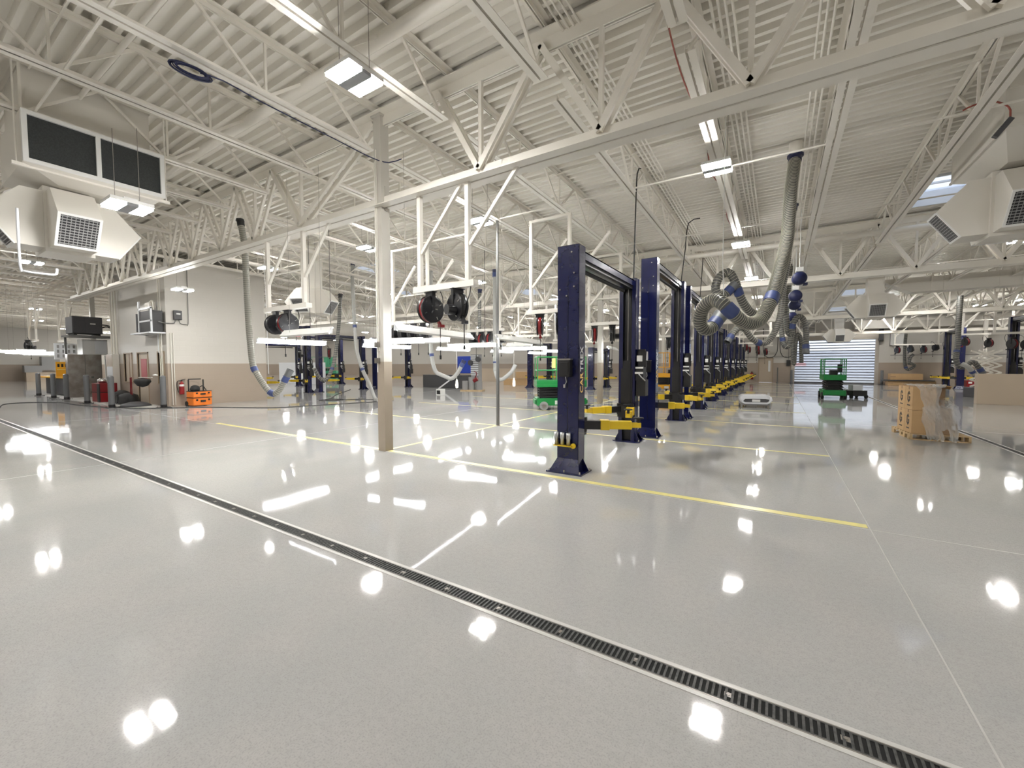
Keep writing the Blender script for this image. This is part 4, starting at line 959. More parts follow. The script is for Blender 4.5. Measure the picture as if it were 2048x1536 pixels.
# loose film draped over the stack: a left sheet over the upper cartons and a right sheet over the low ones
g = G(); rnd = random.Random(3)
def sheet(prof, xa, xb, nu, nv, keep):
    vs = []
    for j in range(nv + 1):
        v = j / nv; k = v * (len(prof) - 1); i = min(int(k), len(prof) - 2); f = k - i
        y_, z_ = prof[i][0] + (prof[i + 1][0] - prof[i][0]) * f, prof[i][1] + (prof[i + 1][1] - prof[i][1]) * f
        for q in range(nu + 1):
            u = q / nu; a, b = xa(v), xb(v); x_ = a + (b - a) * u
            fold = .020 * math.sin(23 * u + 7 * v) + .014 * math.sin(41 * u - 9 * v + 1) + .010 * math.sin(67 * u + 21 * v) + rnd.uniform(-.008, .008)
            vs.append(PL(x_ + .010 * math.sin(29 * v + 5 * u), y_ - abs(fold) - .014, max(.012, z_ + fold * .7 + .018)))
    g.add(vs, [(j * (nu + 1) + q, j * (nu + 1) + q + 1, (j + 1) * (nu + 1) + q + 1, (j + 1) * (nu + 1) + q) for j in range(nv) for q in range(nu) if keep(q / nu, j / nv)], True)
sheet([(.90, 1.145), (.5, 1.15), (.03, 1.145), (.0, 1.06), (-.01, .8), (-.02, .6), (-.02, .42)], lambda v: .05 + .30 * max(0, v - .25) ** 1.1, lambda v: .46 + .03 * math.sin(7 * v), 22, 44, lambda u, v: True)
sheet([(.47, .86), (.30, .80), (.05, .73), (.0, .66), (-.02, .45), (-.04, .25), (-.10, .05), (-.14, .012)], lambda v: .20 + .04 * math.sin(9 * v), lambda v: .72 + .05 * v, 34, 44, lambda u, v: not (v > .72 and (.48 < u < .62 or u > .9)) and not (v > .86 and .1 < u < .2))
sheet([(.92, 1.135), (.5, 1.16), (.2, 1.165), (.12, 1.12)], lambda v: .36, lambda v: .66 - .1 * v, 18, 16, lambda u, v: True)
tag(g.build('stretch_film', 'film'), 'crumpled clear stretch film draped over the stacked cartons', 'plastic film')

# white film-wrapped machine cover lying on a low dolly
t = thing('wrapped_bumper', 'low white plastic-wrapped part on a dolly in the lift aisle', 'wrapped part', (-.72, 18.35, 0), A(8))
sec = [(-.52, .30), (-.50, .40), (-.40, .46), (.40, .47), (.50, .42), (.53, .30), (.48, .20), (.40, .15), (-.40, .15), (-.49, .20)]
g = G()
prev = None; rings = [(-.50, .90), (-.44, 1.0), (0, 1.02), (.6, .98), (.9, .8)]
vs = [(x * k, y, .15 + (z - .15) * (k if y > 0 else 1)) for y, k in rings for x, z in sec]; n = len(sec)
g.add(vs, [(r * n + i, r * n + (i + 1) % n, (r + 1) * n + (i + 1) % n, (r + 1) * n + i) for r in range(len(rings) - 1) for i in range(n)], True)
g.add([vs[i] for i in range(n)], [tuple(range(n))]); g.add(vs[-n:], [tuple(reversed(range(n)))]); g.build('wrapping', 'wrap', t)
g = G(); g.prism([(-.42, .25), (-.36, .335), (-.1, .345), (.30, .35), (.42, .33), (.40, .26), (.34, .225), (-.36, .215)], lambda a, b: (a, -.515, b), lambda a, b: (a, -.49, b)); g.build('dark_opening', 'dgrey', t)
G().mm(-.13, -.525, .235, .13, -.512, .325).build('paper_label', 'white', t)
g = G()
for x in (-.46, .46):
    for y in (-.4, .6): g.mm(x - .03, y - .03, .02, x + .03, y + .03, .17); g.cyl((x - .02, y, .03), (x + .02, y, .03), .03, 8)
g.mm(-.48, -.42, .10, .48, .64, .16); g.build('dolly', 'lou', t)

# ------------------------------------------------------------------ counters, partitions, far stuff
def block(name, m, lab, cat, x0, y0, x1, y1, h, top=None):
    t = thing(name, lab, cat, ((x0 + x1) / 2, (y0 + y1) / 2, 0)); w_, d_ = x1 - x0, y1 - y0
    G().mm(-w_ / 2, -d_ / 2, 0, w_ / 2, d_ / 2, h).build('body', m, t, bevel=.008)
    G().mm(-w_ / 2 - .01, -d_ / 2 - .01, h, w_ / 2 + .01, d_ / 2 + .01, h + .025).build('cap', top or m, t); return t
block('service_counter', 'tan', 'low tan counter wall at the right edge beyond the cartons', 'counter', 6.80, 24.25, 13.5, 24.55, 1.19)
block('service_counter', 'tan', 'low tan counter wall far behind the slim pole', 'counter', -25.4, 32.4, -18.6, 32.7, 1.2)
block('workbench', 'dgrey', 'dark grey cabinet bench near the aluminium ladder', 'bench', -21.5, 21.9, -17.6, 22.5, .88)
block('storage_cabinet', 'white2', 'pale grey cabinet beyond the open hose mouth', 'cabinet', -38.6, 20.9, -32.6, 21.6, 1.8)
t = thing('ladder', 'aluminium stepladder lying slanted beside the dark bench', 'ladder', (-18.4, 21.0, 0), A(40))
g = G()
for s in (0, .42): g.bar((-.6, s, .03), (.75, s, 1.05), .03, .08)
g.build('rail', 'alu', t)
for k in range(5):
    f = (k + .6) / 5.2; g = G(); g.bar((-.6 + 1.35 * f, 0, .03 + 1.02 * f), (-.6 + 1.35 * f, .42, .03 + 1.02 * f), .07, .02); g.build('rung', 'alu', t)
t = thing('pump_skid', 'pump with grey tanks on a small skid right of the ladder', 'pump', (-16.0, 20.6, 0), A(20))
g = G(); g.mm(-.7, -.35, 0, .7, .35, .06); g.build('skid', 'wood', t)
for i, (x, y, h_) in enumerate(((-.45, -.05, .55), (-.05, .0, .8), (.42, .0, .5))): G().cyl((x, y, .06), (x, y, .06 + h_), .2, 14).build('tank', 'lou', t)
g = G(); g.cyl((.1, -.1, .6), (.35, -.1, .75), .12, 10); g.tube(spline([(.2, -.1, .8), (.3, -.1, 1.1), (.1, 0, 1.2)], .1), .03, 6); g.build('pump_motor', 'dred', t)
t = thing('hose_ladder', 'tall grey louvred stand with two round fans behind the pump', 'stand', (-18.3, 24.0, 0))
g = G(); g.mm(-.35, -.2, 0, .35, .2, 2.35); g.build('column_body', 'lou', t); g = G()
for k in range(10): g.mm(-.33, -.23, .85 + k * .15, .33, -.2, .92 + k * .15)
g.build('louvre', 'white2', t)
for x, z in ((-.3, 1.75), (.38, 2.0)): G().cyl((x, -.35, z), (x, -.2, z), .2, 16).build('fan_disc', 'dgrey', t)
t = thing('barrel_rack', 'bright blue drum cabinet behind the looping hose', 'cabinet', (-21.5, 27.2, 0)); g = G(); g.mm(-.9, -.4, .9, .9, .4, 2.3); g.build('cabinet_body', 'bright_blue', t, bevel=.05); g = G(); [g.mm(x - .04, -.3, 0, x + .04, -.22, .9) for x in (-.8, .8)]; g.build('leg', 'dgrey', t)
for i, (x, y, w_, h_) in enumerate(((-17.4, 28.0, 1.9, .6), (-16.8, 28.1, 1.1, 1.0))):
    t = thing('carton', ['long flattened carton on the floor behind the slim pole', 'carton stacked behind the slim pole, taller one'][i], 'box', (x, y, 0 if i == 0 else .54), A(15)); G().mm(-w_ / 2, -.3, 0, w_ / 2, .3, .5).build('box_body', 'card', t)
t = thing('electrical_cube', 'small white cube with black face on the floor right of the near column', 'power box', (-15.3, 16.9, 0)); G().box((0, 0, .16), (.34, .34, .32)).build('cube', 'white', t); G().box((.0, -.175, .15), (.24, .01, .2)).build('front_panel', 'black', t)
for i, (x, y, z) in enumerate(((-11.65, 13.9, .8), (-10.11, 16.07, .81))):
    t = thing('trouble_lamp', ['glowing drop lamp hanging left of the slim pole', 'yellowish drop lamp hanging right of the slim pole'][i], 'lamp', (x, y, z), 0, 'drop lamps'); G().lathe([(0, -.18), (.05, -.16), (.065, -.05), (.04, .12), (.015, .2), (0, .2)], (0, 0, 0), n=12).build('bulb', 'glow', t); G().tube([(0, 0, .2), (0, 0, 1.6)], .008, 6).build('cord', 'white', t)
t = thing('tripod_wheel', 'black wheel-shaped tester hanging by the cream column behind the first lift', 'tester', (-6.9, 16.2, .52)); G().lathe([(0, -.03), (.16, -.03), (.18, 0), (.16, .03), (0, .03)], (0, 0, 0), 'y', 18).build('disc', 'black', t)
g = G()
for k in range(5): g.bar((0, -.035, 0), (.13 * math.cos(k * 1.257), -.035, .13 * math.sin(k * 1.257)), .03, .01)
g.build('spoke', 'lou', t); G().tube([(0, 0, .17), (0, 0, 2.0)], .006, 5).build('cord', 'rubber', t)
t = thing('scissor_mast', 'white raised scissor arms behind the tan counter on the right', 'lift', (8.45, 29.2, 0), A(15))
g = G(); n = 5
for s in (-.25, .25):
    for k in range(n):
        a, b = .5 + k * .35, .5 + (k + 1) * .35; g.bar((-.42, s, a), (.42, s, b), .05, .07); g.bar((.42, s + .05, a), (-.42, s + .05, b), .05, .07)
g.build('scissor_arm', 'steel', t); G().mm(-.6, -.4, 0, .6, .4, .48).build('chassis', 'dgrey', t, bevel=.02)
t = thing('tool_cart', 'red toolbox on the floor by the far right lift', 'toolbox', (11.0, 40.2, 0)); G().mm(-.3, -.25, 0, .3, .25, .5).build('case', 'red', t, bevel=.02); g = G(); g.mm(-.22, -.26, .28, -.05, -.25, .4); g.mm(.05, -.26, .28, .22, -.25, .4); g.build('decal', 'white', t)
for i, (x0, x1, y, z, h_, lab) in enumerate(((6.95, 9.6, 41.9, 0, .34, 'long low carton against the far wall, right of the roll-up door'), (7.1, 8.9, 41.95, .42, .45, 'brown carton on top of the long carton by the roll-up door'))):
    t = thing('carton', lab, 'box', ((x0 + x1) / 2, y, z), A(3)); G().mm(-(x1 - x0) / 2, -.35, 0, (x1 - x0) / 2, .35, h_).build('box_body', 'card', t, bevel=.01); G().mm(-(x1 - x0) / 2 - .002, -.36, h_ * .45, -(x1 - x0) / 2 + .3, -.35, h_ * .55).build('tape', 'cardd', t)
t = thing('pallet', 'dark board lying between the two far cartons', 'board', (8.2, 41.8, .35)); G().mm(-1.5, -.45, 0, 1.3, .45, .065).build('board', 'dgrey', t)
# long black air hose on the floor
cab = [(-25.0, 2.9, .012), (-27.3, 3.3, .012), (-27.8, 3.8, .012), (-27.2, 4.45, .012), (-26.2, 4.8, .012), (-24.4, 4.85, .012), (-22.4, 5.1, .012), (-21.2, 5.4, .012), (-19.9, 6.0, .012), (-18.5, 7.3, .012), (-16.3, 8.4, .012), (-15.67, 9.67, .012), (-15.2, 11.2, .012), (-14.9, 12.4, .012), (-15.6, 12.9, .012), (-16.6, 12.6, .012), (-17.4, 11.6, .012), (-17.9, 12.0, .012), (-17.2, 12.3, .012), (-17.0, 11.6, .02), (-17.6, 11.3, .012), (-18.2, 12.3, .012), (-20.1, 13.9, .012), (-22.2, 16.0, .012), (-23.6, 17.4, .012)]
tag(G().tube(spline(cab, .12), .014, 6).build('air_hose', 'rubber'), 'long black air hose snaking across the floor by the office', 'hose')
# ------------------------------------------------------------------ around the office block on the left
for i, (x, y) in enumerate(((-33.65, 5.30), (-30.5, 5.30), (-28.54, 5.38), (-24.9, 5.30), (-21.66, 5.28), (-19.95, 6.35))):
    t = thing('bollard', '%s grey bollard of the row along the office apron, counted from the left' % ['first', 'second', 'third', 'fourth', 'fifth', 'sixth and last'][i], 'bollard', (x, y, .002), 0, 'bollards by the office')
    G().cyl((0, 0, .02), (0, 0, 1.18), .095, 18).build('sleeve', 'grey', t); G().lathe([(.095, 1.18), (.08, 1.215), (.04, 1.23), (0, 1.232)], (0, 0, 0), n=18).build('dome_cap', 'grey', t)
    G().cyl((0, 0, .015), (0, 0, .12), .103, 18).build('base_collar', 'blackp', t); G().box((0, 0, .008), (.40, .40, .016)).build('base_plate', 'blackp', t)
    g = G()
    for a in (-1, 1):
        for b in (-1, 1): g.cyl((a * .15, b * .15, .016), (a * .15, b * .15, .045), .016, 6)
    g.build('anchor_bolt', 'galv', t)
# windows and doors in the office front
for i, (a, b, z0, z1) in enumerate(OP):
    door = z0 == 0; y = BY0
    g = G()
    for x in (a - .05, b): g.mm(x, y - .03, z0, x + .05, y + .1, z1 + .05)
    g.mm(a - .05, y - .03, z1, b + .05, y + .1, z1 + .05)
    if not door: g.mm(a - .06, y - .05, z0 - .05, b + .06, y + .1, z0)
    fr = structure(g.build('window_%d' % (i + 10) if not door else 'door_1', 'dbeige'), 'tan-framed %s in the office front' % ('door opening' if door else 'window'))
    if door:
        g = G(); g.mm(a, y + .03, .02, b, y + .07, z1); lf = g.build('door_leaf', 'beige', fr)
        G().mm(a + .25, y + .02, 1.0, b - .25, y + .03, 1.9).build('red_notice', 'redp', lf); g = G(); g.cyl((a + .1, y + .03, 1.02), (a + .1, y - .03, 1.02), .022, 10); g.bar((a + .1, y - .03, 1.02), (a + .22, y - .03, 1.02), .02); g.build('door_handle', 'chrome', lf)
        g = G(); g.mm(a + .25, y + .02, .88, b - .25, y + .03, .99); g.build('notice_strip', 'hblue', lf)
    else:
        G().mm(a, y + .04, z0, b, y + .06, z1).build('pane', 'beige', fr)
        g = G(); g.mm((a + b) / 2 - .02, y + .02, z0, (a + b) / 2 + .02, y + .06, z1); g.build('mullion', 'dbeige', fr)
# vertical pipes where the office meets the recess
for i, x in enumerate((-26.35, -26.0, -25.65, -20.62, -20.45)):
    z0 = 2.15 if i < 3 else .02
    tag(G().cyl((x, BY0 - .08, z0), (x, BY0 - .08, 5.6), .035 if i < 3 else .02, 10).build('wall_pipe', 'steel' if i < 4 else 'duct'), '%s vertical pipe on the office front' % ['first', 'second', 'third', 'slim', 'last slim'][i], 'pipe', 'vertical pipes on the office front')
for i, y in enumerate((6.72, 6.80)): tag(G().cyl((BX1 + .04, y, .06), (BX1 + .04, y, 2.9), .018, 8).build('wall_pipe', 'duct'), '%s thin conduit on the tan wall left of the fire extinguisher' % ['left', 'right'][i], 'pipe', 'thin conduits by the extinguisher')
# electrical gear hung on the wall corner
t = thing('air_dryer', 'wall-hung rack with black dryer and filters high on the office front', 'machine', (-21.2, BY0, 2.9))
g = G(); g.mm(-1.1, -.5, -.03, .95, 0, .02); g.build('shelf', 'white2', t); g = G(); g.mm(-.3, -.42, .02, .9, -.05, .85); g.build('dryer_body', 'black', t, bevel=.02)
g = G(); g.mm(-.36, -.45, .02, -.28, -.40, 1.25); g.mm(.9, -.45, .02, .96, -.4, .95); g.mm(-.36, -.45, .42, .96, -.42, .48); g.mm(-.36, -.45, .9, .96, -.41, .98); g.build('rack', 'white2', t)
for x in (-.95, -.62): G().cyl((x, -.25, .08), (x, -.25, .82), .10, 12).build('filter_bowl', 'dgrey', t)
g = G(); g.tube(spline([(0, -.2, .85), (.1, -.2, 1.2), (.4, -.2, 1.25), (.5, -.2, .9)], .08), .03, 6); g.mm(-.1, -.3, .98, .35, -.1, 1.2); g.build('valve_manifold', 'steel', t)
g = G(); g.bar((-1.0, 0, -.03), (-.2, -.45, -.03), .04); g.tube([(.5, -.1, -.03), (.5, -.1, -.75), (.55, -.1, -.78)], .02, 6); g.build('drop_pipe', 'white2', t)
t = thing('switch_box', 'dark grey disconnect switch on the office wall, right of the dryer rack', 'switch', (BX1 + .01, 6.95, 3.43)); G().mm(0, -.12, 0, .14, .14, .36).build('box_body', 'dgrey', t, bevel=.01)
g = G(); g.mm(.14, -.05, .2, .16, .08, .26); g.build('label', 'white', t); g = G(); g.tube(spline([(.05, -.06, 0), (.05, -.10, -.14), (.05, -.35, -.16), (.05, -.6, -.12)], .05), .018, 6); g.tube(spline([(.05, .06, 0), (.05, .10, -.14), (.05, .3, -.16), (.05, .36, -.14), (.05, .38, .6), (.05, .38, 2.2)], .06), .014, 6); g.build('flex_conduit', 'pipe', t)
t = thing('fire_extinguisher', 'red fire extinguisher on the tan office wall', 'fire extinguisher', (BX1 + .1, 7.0, .47))
G().lathe([(0, 0), (.08, .0), (.085, .03), (.085, .40), (.06, .46), (.03, .48), (.03, .52), (0, .52)], (0, 0, 0), n=18).build('cylinder', 'red', t)
g = G(); g.cyl((0, 0, .50), (0, 0, .56), .028, 10); g.bar((0, -.02, .56), (0, .13, .60), .025); g.bar((0, -.02, .535), (0, .11, .535), .02); g.build('valve_handle', 'black', t); g = G(); g.tube(spline([(0, -.02, .54), (.02, -.14, .52), (.02, -.16, .3), (.02, -.12, .08)], .04), .014, 8); g.build('discharge_hose', 'rubber', t); G().lathe([(.087, .32), (.087, .40)], (0, 0, 0), n=18).build('label', 'white', t)
t = thing('rolling_toolbox', 'orange two-tier rolling toolbox against the tan office wall', 'toolbox', (-19.65, 7.42, 0), A(8)); 
for k, (z, h_) in enumerate(((.03, .30), (.345, .24))):
    o = G().mm(-.24, -.34, z, .24, .34, z + h_).build('lower_case' if k == 0 else 'upper_case', 'orange', t, bevel=.025)
    g = G(); g.mm(.24, -.09, z + h_ * .45, .27, .09, z + h_ * .70); g.build('case_handle', 'rubber', o)
    for y in (-.22, .22): G().mm(.235, y - .03, z + h_ * .62, .262, y + .03, z + h_ * .85).build('latch', 'rubber', o)
g = G(); g.mm(-.245, -.345, .325, .245, .345, .35); g.mm(-.25, -.34, .585, .25, .34, .60); g.build('rim', 'rubber', t)
g = G()
for y in (-.27, .27): g.bar((-.2, y, .5), (-.2, y, 1.05), .035)
g.bar((-.2, -.27, 1.07), (-.2, .18, 1.07), .04); g.build('pull_handle', 'rubber', t)
for y in (-.33, .33): G().cyl((-.22, y - .03, .1), (-.22, y + .03, .1), .1, 14).build('wheel', 'rubber', t)
t = thing('tool_bag', 'black helmet-like bag lying on top of the orange toolbox', 'bag', (-19.65, 7.28, .603)); G().lathe([(.0, 0), (.15, .0), (.17, .08), (.13, .19), (.05, .23), (0, .235)], (0, 0, 0), n=14).build('bag_body', 'rubber', t); G().tube(spline([(.05, .1, .12), (.06, .24, .2), (.08, .33, .06), (.10, .35, .02)], .04), .018, 6).build('strap', 'rubber', t)
t = thing('rolling_toolbox', 'red toolbox stack behind the fourth bollard', 'toolbox', (-25.4, 5.98, .018), A(3))
for k, (z, h_) in enumerate(((0, .42), (.43, .40))): o = G().mm(-.45, -.3, z, .45, .3, z + h_).build('case', 'dred' if k else 'red', t, bevel=.02)
g = G(); g.mm(-.47, -.32, .41, .47, .32, .435); g.mm(.25, -.33, 0, .47, -.29, .8); g.build('rim', 'rubber', t); G().lathe([(0, 0), (.16, 0), (.17, .12), (.08, .2), (0, .2)], (-.25, 0, .835), n=12).build('round_lid', 'chrome', t)
for i, (x, y, w_, h_) in enumerate(((-24.2, 6.25, .55, .52), (-22.85, 6.1, .62, .46))):
    t = thing('tool_bag', ['black bag slumped behind the fifth bollard', 'black wheeled bag with upright handle left of the office door'][i], 'bag', (x, y, .018)); G().lathe([(0, 0), (w_ * .9, 0), (w_, .12), (w_ * .85, h_ * .8), (w_ * .3, h_), (0, h_)], (0, 0, 0), n=14).build('bag_body', 'rubber', t)
    t.scale = (1, .55, 1)
    if i: g = G(); g.bar((.42, 0, .3), (.42, 0, 1.12), .04, .05); g.bar((.28, 0, .3), (.28, 0, 1.1), .03, .05); g.build('pull_handle', 'dred', t); G().cyl((-.25, -.62, .22), (-.25, -.56, .22), .2, 16).build('wheel', 'black', t)
t = thing('rubbish_bag', 'dark olive bag lying flat before the office door', 'bag', (-21.5, 5.95, .018)); G().lathe([(0, 0), (.5, 0), (.42, .09), (.2, .16), (0, .18)], (0, 0, 0), n=16).build('sack', 'dgrey', t)
t = thing('bin_liner_hat', 'black cap-like bundle hung on a rail by the last bollard', 'bundle', (-21.2, 6.1, .98)); g = G(); g.lathe([(0, -.22), (.2, -.16), (.33, .0), (.3, .1), (.0, .16)], (0, 0, 0), n=16); g.build('bundle', 'rubber', t); G().bar((-.4, 0, .17), (.75, .1, .18), .03).build('rail', 'white', t); G().lathe([(0, -.02), (.09, -.02), (.1, .02), (0, .04)], (.95, .15, .27), n=12).build('dish', 'white', t); t.scale = (1, .8, 1)
# compressor recess
t = thing('air_compressor', 'dark grey compressor cabinet on the high platform in the recess', 'compressor', (-29.9, 6.45, 3.14)); o = G().mm(-.6, -.62, .08, .6, .48, .92).build('cabinet', 'dgrey', t, bevel=.02)
g = G(); g.mm(.6, -.58, .14, .615, -.20, .88); g.mm(.6, -.14, .14, .615, .44, .88); g.build('door_panel', 'dgrey', o); g = G(); g.mm(.616, .02, .55, .62, .22, .60); g.build('badge', 'white', o); g = G(); g.tube(spline([(.1, .48, .6), (.1, .85, .55), (.1, 1.15, .3)], .08), .03, 8); g.tube(spline([(.1, .48, .4), (.1, .8, .5), (.1, 1.1, .25)], .08), .03, 8); g.build('outlet_hose', 'rubber', t); g = G(); [g.mm(-.5, y - .06, 0, .5, y + .06, .08) for y in (-.5, .36)]; g.build('skid', 'black', t)
t = thing('platform', 'steel shelf platform carrying the compressor', 'shelf', (-29.9, 6.4, 3.04)); G().mm(-.7, -.72, 0, .7, 2.6, .09).build('platform_deck', 'pipe', t); g = G(); [g.bar((-.6, y, 0), (-.6, y, -.85), .08) for y in (-.6, 1.2)]; g.build('support_leg', 'pipe', t)
t = thing('galvanised_enclosure', 'tall dull galvanised steel enclosure below the compressor', 'enclosure', (-30.25, 6.3, .018)); o = G().mm(.2, -.62, 0, .6, .62, 2.16).build('sheet_box', 'galv', t); g = G(); g.mm(.6, -.01, 0, .606, .01, 2.16); g.mm(.6, .2, .95, .605, .3, 1.05); g.build('sheet_seam', 'pipe', o)
t = thing('storage_cabinet', 'white cabinet on top of the galvanised enclosure', 'cabinet', (-30.3, 6.72, 2.18)); o = G().mm(-.45, -.45, 0, .45, .5, .78).build('cabinet_body', 'white', t, bevel=.01); g = G(); g.mm(.45, .02, .04, .462, .46, .74); g.mm(.462, .06, .36, .47, .3, .38); g.build('cabinet_door', 'white2', o)
t = thing('black_locker', 'black shiny locker between the enclosure and the pipes', 'locker', (-28.6, 7.3, .018)); G().mm(-.4, -.3, 0, .4, .3, 2.1).build('locker_body', 'blackp', t, bevel=.01); g = G(); [g.mm(-.35, -.31, .2 + k * .5, .35, -.3, .6 + k * .5) for k in range(4)]; g.build('locker_door', 'dglass', t); g = G(); g.bar((-.5, -.35, 0), (-.62, -.35, 2.1), .05); g.build('leaning_rod', 'white', t)
t = thing('breaker_cabinet', 'beige electrical cabinet with pale door under the vertical pipes', 'panel', (-26.0, BY0 - .14, .018)); G().mm(-.42, -.12, .4, .36, .12, 2.12).build('panel_box', 'duct', t); g = G(); g.mm(-.4, -.13, 1.02, .34, -.12, 1.55); g.build('panel_door', 'white2', t); g = G(); g.mm(-.42, -.13, 1.56, .36, -.12, 2.1); g.build('panel_cover', 'dbeige', t)
t = thing('workbench', 'workbench with wooden top and dark cabinets at the far left', 'bench', (-33.0, 6.2, .018), A(6)); G().mm(-1.25, -.4, .05, 1.3, .4, .92).build('cabinet', 'dgrey', t, bevel=.01); G().mm(-1.9, -.5, .93, 1.32, .5, 1.02).build('bench_top', 'amber', t); G().mm(.35, -.41, .1, 1.25, -.4, .9).build('cabinet_door', 'dgrey', t)
t = thing('poster_board', 'yellow poster with black pictures standing on the far left workbench', 'poster', (-32.2, 6.2, 1.04), 0); o = G().mm(-.02, -.48, 0, .02, .42, .78).build('board', 'amber', t)
g = G(); [g.mm(.021, y - .04, z, .024, y + .04, z + .17) for y, z in ((-.38, .5), (-.24, .5), (-.1, .5))]; g.mm(.021, .05, .5, .024, .32, .56); g.mm(.021, .12, .56, .024, .26, .62); g.mm(.021, .1, .18, .024, .3, .22); g.build('printed_picture', 'black', o); g = G(); g.mm(.021, -.44, .36, .024, .36, .39); g.mm(.021, -.02, .02, .024, 0, .72); g.build('printed_line', 'lyellow', o)
t = thing('pegboard', 'grey pegboard with hung tools above the far left workbench', 'tool board', (-32.25, 6.2, 1.95)); G().mm(-.03, -.5, 0, .02, .35, .85).build('board', 'white2', t); g = G(); [g.mm(.02, -.4 + k % 4 * .2, .1 + k // 4 * .25, .05, -.32 + k % 4 * .2, .26 + k // 4 * .25) for k in range(12)]; g.build('hung_tool', 'lou', t)
t = thing('shelf_unit', 'small grey drawers on the far left tan wall', 'drawers', (-64.5, 10.6, 0)); G().mm(-.5, -1.4, .9, .5, -.2, 1.6).build('drawer_box', 'lou', t); G().mm(-.5, -.2, 1.1, .5, 1.1, 2.5).build('shelf_box', 'lou', t); G().mm(-.45, -1.3, 0, .45, 1.0, .9).build('stand', 'tan', t)

# ------------------------------------------------------------------ far wall: roll-up door, exit door, signs
t = structure(G().mm(DX0 - .12, YF - .25, 3.55, DX1 + .35, YF + .05, 4.35).build('door_2', 'hood'), 'roll-up door of clear slats in the far wall')
g = G()
for x in (DX0 - .12, DX1 + .0): g.mm(x - .10, YF - .12, 0, x + .12, YF + .06, 3.6)
g.build('guide_rail', 'hood', t)
g = G(); nr = 16
for k in range(nr + 1):
    z = .06 + k * (3.5 / nr); g.mm(DX0, YF + .02, z - .034, DX1, YF + .06, z + .034)
g.mm(DX0, YF, 0, DX1, YF + .08, .12); g.build('slat_rail', 'rail', t)
for k in range(nr): z = .06 + k * (3.5 / nr); G().mm(DX0, YF + .035, z + .022, DX1, YF + .04, z + 3.5 / nr - .022).build('clear_slat', 'glass', t)
g = G(); g.mm(DX1 + .05, YF - .5, 3.4, DX1 + .3, YF - .05, 4.3); g.build('door_motor', 'dgrey', t)
d = structure(G().mm(-1.48, YF - .03, 0, -1.40, YF + .12, 2.16).mm(-.42, YF - .03, 0, -.34, YF + .12, 2.16).mm(-1.48, YF - .03, 2.1, -.34, YF + .12, 2.18).build('door_3', 'dbeige'), 'tan exit door with a narrow glazed light in the far wall')
G().mm(-1.40, YF + .02, .01, -.42, YF + .07, 2.1).build('door_leaf', 'tan', d); G().mm(-.72, YF + .005, .95, -.55, YF + .018, 1.9).build('vision_pane', 'tubeled' if False else 'white', d); G().mm(-1.5, YF - .12, 2.2, -.3, YF - .02, 2.42).build('door_head', 'duct', d)
t = thing('exit_sign', 'small red and white EXIT sign above the far exit door', 'sign', (-.85, YF - .05, 2.55)); G().mm(-.2, -.03, 0, .2, .03, .24).build('sign_box', 'white', t); text_mesh('EXIT', .2, 'red', t, V((-.17, -.032, .12)), Matrix(((1, 0, 0), (0, 0, -1), (0, 1, 0))))
t = thing('fire_extinguisher', 'red fire extinguisher left of the far exit door', 'fire extinguisher', (-1.95, YF - .14, .25)); G().lathe([(0, 0), (.13, 0), (.135, .5), (.07, .6), (0, .62)], (0, 0, 0), n=14).build('cylinder', 'red', t); G().box((0, 0, .66), (.06, .2, .08)).build('valve_handle', 'black', t)
t = thing('wall_box', 'black control box left of the roll-up door', 'control box', (.75, YF - .1, 1.45)); G().mm(-.14, -.1, 0, .14, .1, .5).build('box_body', 'black', t, bevel=.02); G().cyl((-.0, 0, .5), (0, 0, 2.2), .02, 6).build('conduit', 'pipe', t)
t = thing('stand_pipe', 'dark pipe bollard standing before the far wall, left of the roll-up door', 'post', (-.02, YF - .3, 0)); G().cyl((0, 0, 0), (0, 0, 1.3), .05, 10).build('post_tube', 'pipe', t); G().cyl((0, 0, 0), (0, 0, .04), .1, 10).build('post_foot', 'pipe', t)
for i, x in enumerate((.98, 6.78)):
    t = thing('bollard', ['grey guard post left of the roll-up door', 'grey guard post right of the roll-up door'][i], 'bollard', (x, YF - .55, 0), 0, 'guard posts at the roll-up door'); G().cyl((0, 0, 0), (0, 0, 1.1), .09, 14).build('sleeve', 'grey', t); G().box((0, 0, .01), (.4, .4, .02)).build('base_plate', 'blackp', t)
structure(G().mm(7.3, YF - .03, 2.25, XW1, YF, 2.29).build('trim_2', 'pipe'), 'thin dark rail along the far right wall')
structure(G().mm(-12, YF - .03, 2.20, .6, YF, 2.24).build('trim_3', 'pipe'), 'thin dark rail along the far left wall')
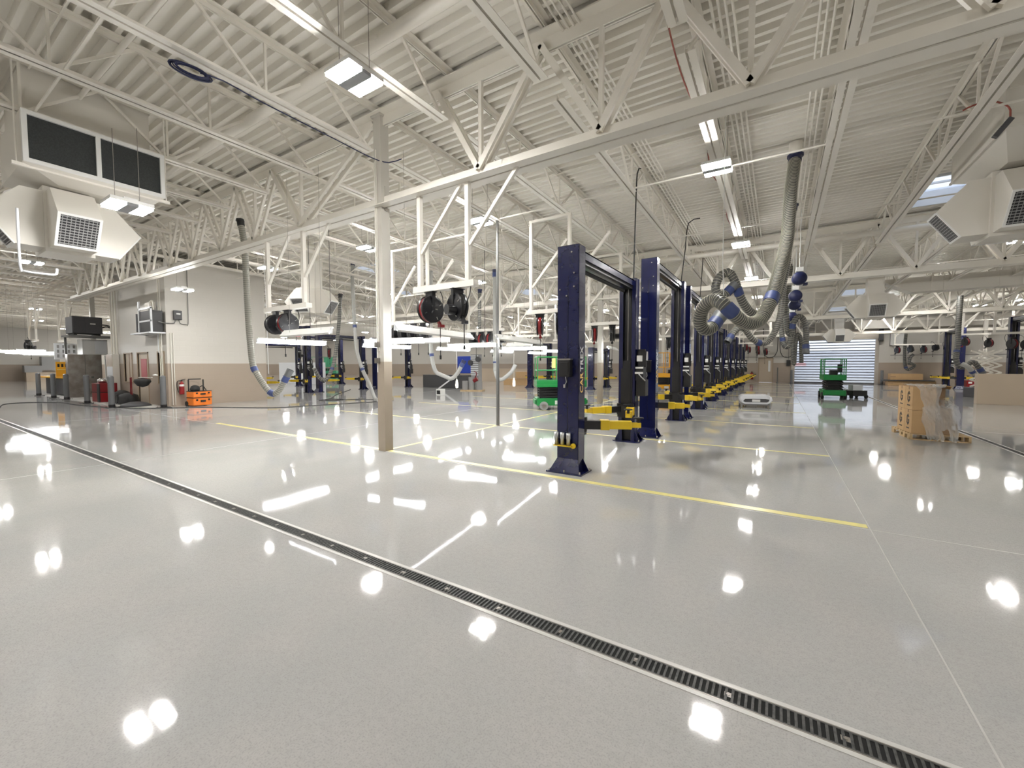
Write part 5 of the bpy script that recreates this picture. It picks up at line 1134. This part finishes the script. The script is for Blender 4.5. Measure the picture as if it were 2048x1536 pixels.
for i, x in enumerate((-1.1, .1)):
    tag(G().tube(spline([(x, 41.3, 4.6), (x + .05, 41.3, 2.6), (x + .5, 41.3, 2.15), (x + 1.0, 41.3, 2.6), (x + 1.05, 41.3, 4.6)], .2), .03, 6).build('loop_cable', 'rubber'), ['thin black cable loop hanging over the fire exit', 'second thin black cable loop near the roll-up door'][i], 'cable', 'black cable loops')
t = thing('notice_board', 'white framed whiteboard high on the far right wall', 'board', (7.6, YF - .06, 3.0)); G().mm(-.35, -.03, 0, .55, .03, 1.0).build('board', 'white', t); g = G(); [g.mm(-.37, -.04, z, .57, .0, z + .03) for z in (0, .97)]; g.mm(-.37, -.04, 0, -.34, 0, 1); g.mm(.54, -.04, 0, .57, 0, 1); g.build('board_frame', 'pipe', t)
# outside, seen through the slats
structure(G().mm(-6, YF + .3, -.3, 18, YF + 25, -.02).build('exterior_pavement', 'outg'), 'bright pavement outside the roll-up door')
structure(G().mm(-6, YF + 22, 0, 18, YF + 22.3, 3.2).mm(0, YF + 12, 0, 2.6, YF + 16, 1.4).build('exterior_wall', 'outw'), 'pale building outside the roll-up door')
structure(G().mm(.9, YF + 13, .5, 2.6, YF + 13.2, 1.7).build('exterior_panel', 'outr'), 'pink-red shape outside the roll-up door')
# ------------------------------------------------------------------ light, world, exposure
w = bpy.data.worlds.new('sky'); S.world = w; w.use_nodes = True
nt = w.node_tree; bg = nt.nodes['Background']
bg.inputs['Color'].default_value = (.80, .88, 1., 1); bg.inputs['Strength'].default_value = 2.2
S.view_settings.view_transform = 'Standard'; S.view_settings.look = 'None'; S.view_settings.gamma = 1
S.view_settings.use_curve_mapping = False
S.view_settings.exposure = .02
c = S.cycles
c.use_denoising = True
try: c.denoiser = 'OPENIMAGEDENOISE'
except Exception: pass
c.max_bounces = 8; c.diffuse_bounces = 5; c.glossy_bounces = 3; c.transmission_bounces = 4; c.transparent_max_bounces = 12
c.sample_clamp_indirect = 6; c.caustics_reflective = False; c.caustics_refractive = False
c.use_adaptive_sampling = True; c.adaptive_threshold = .02
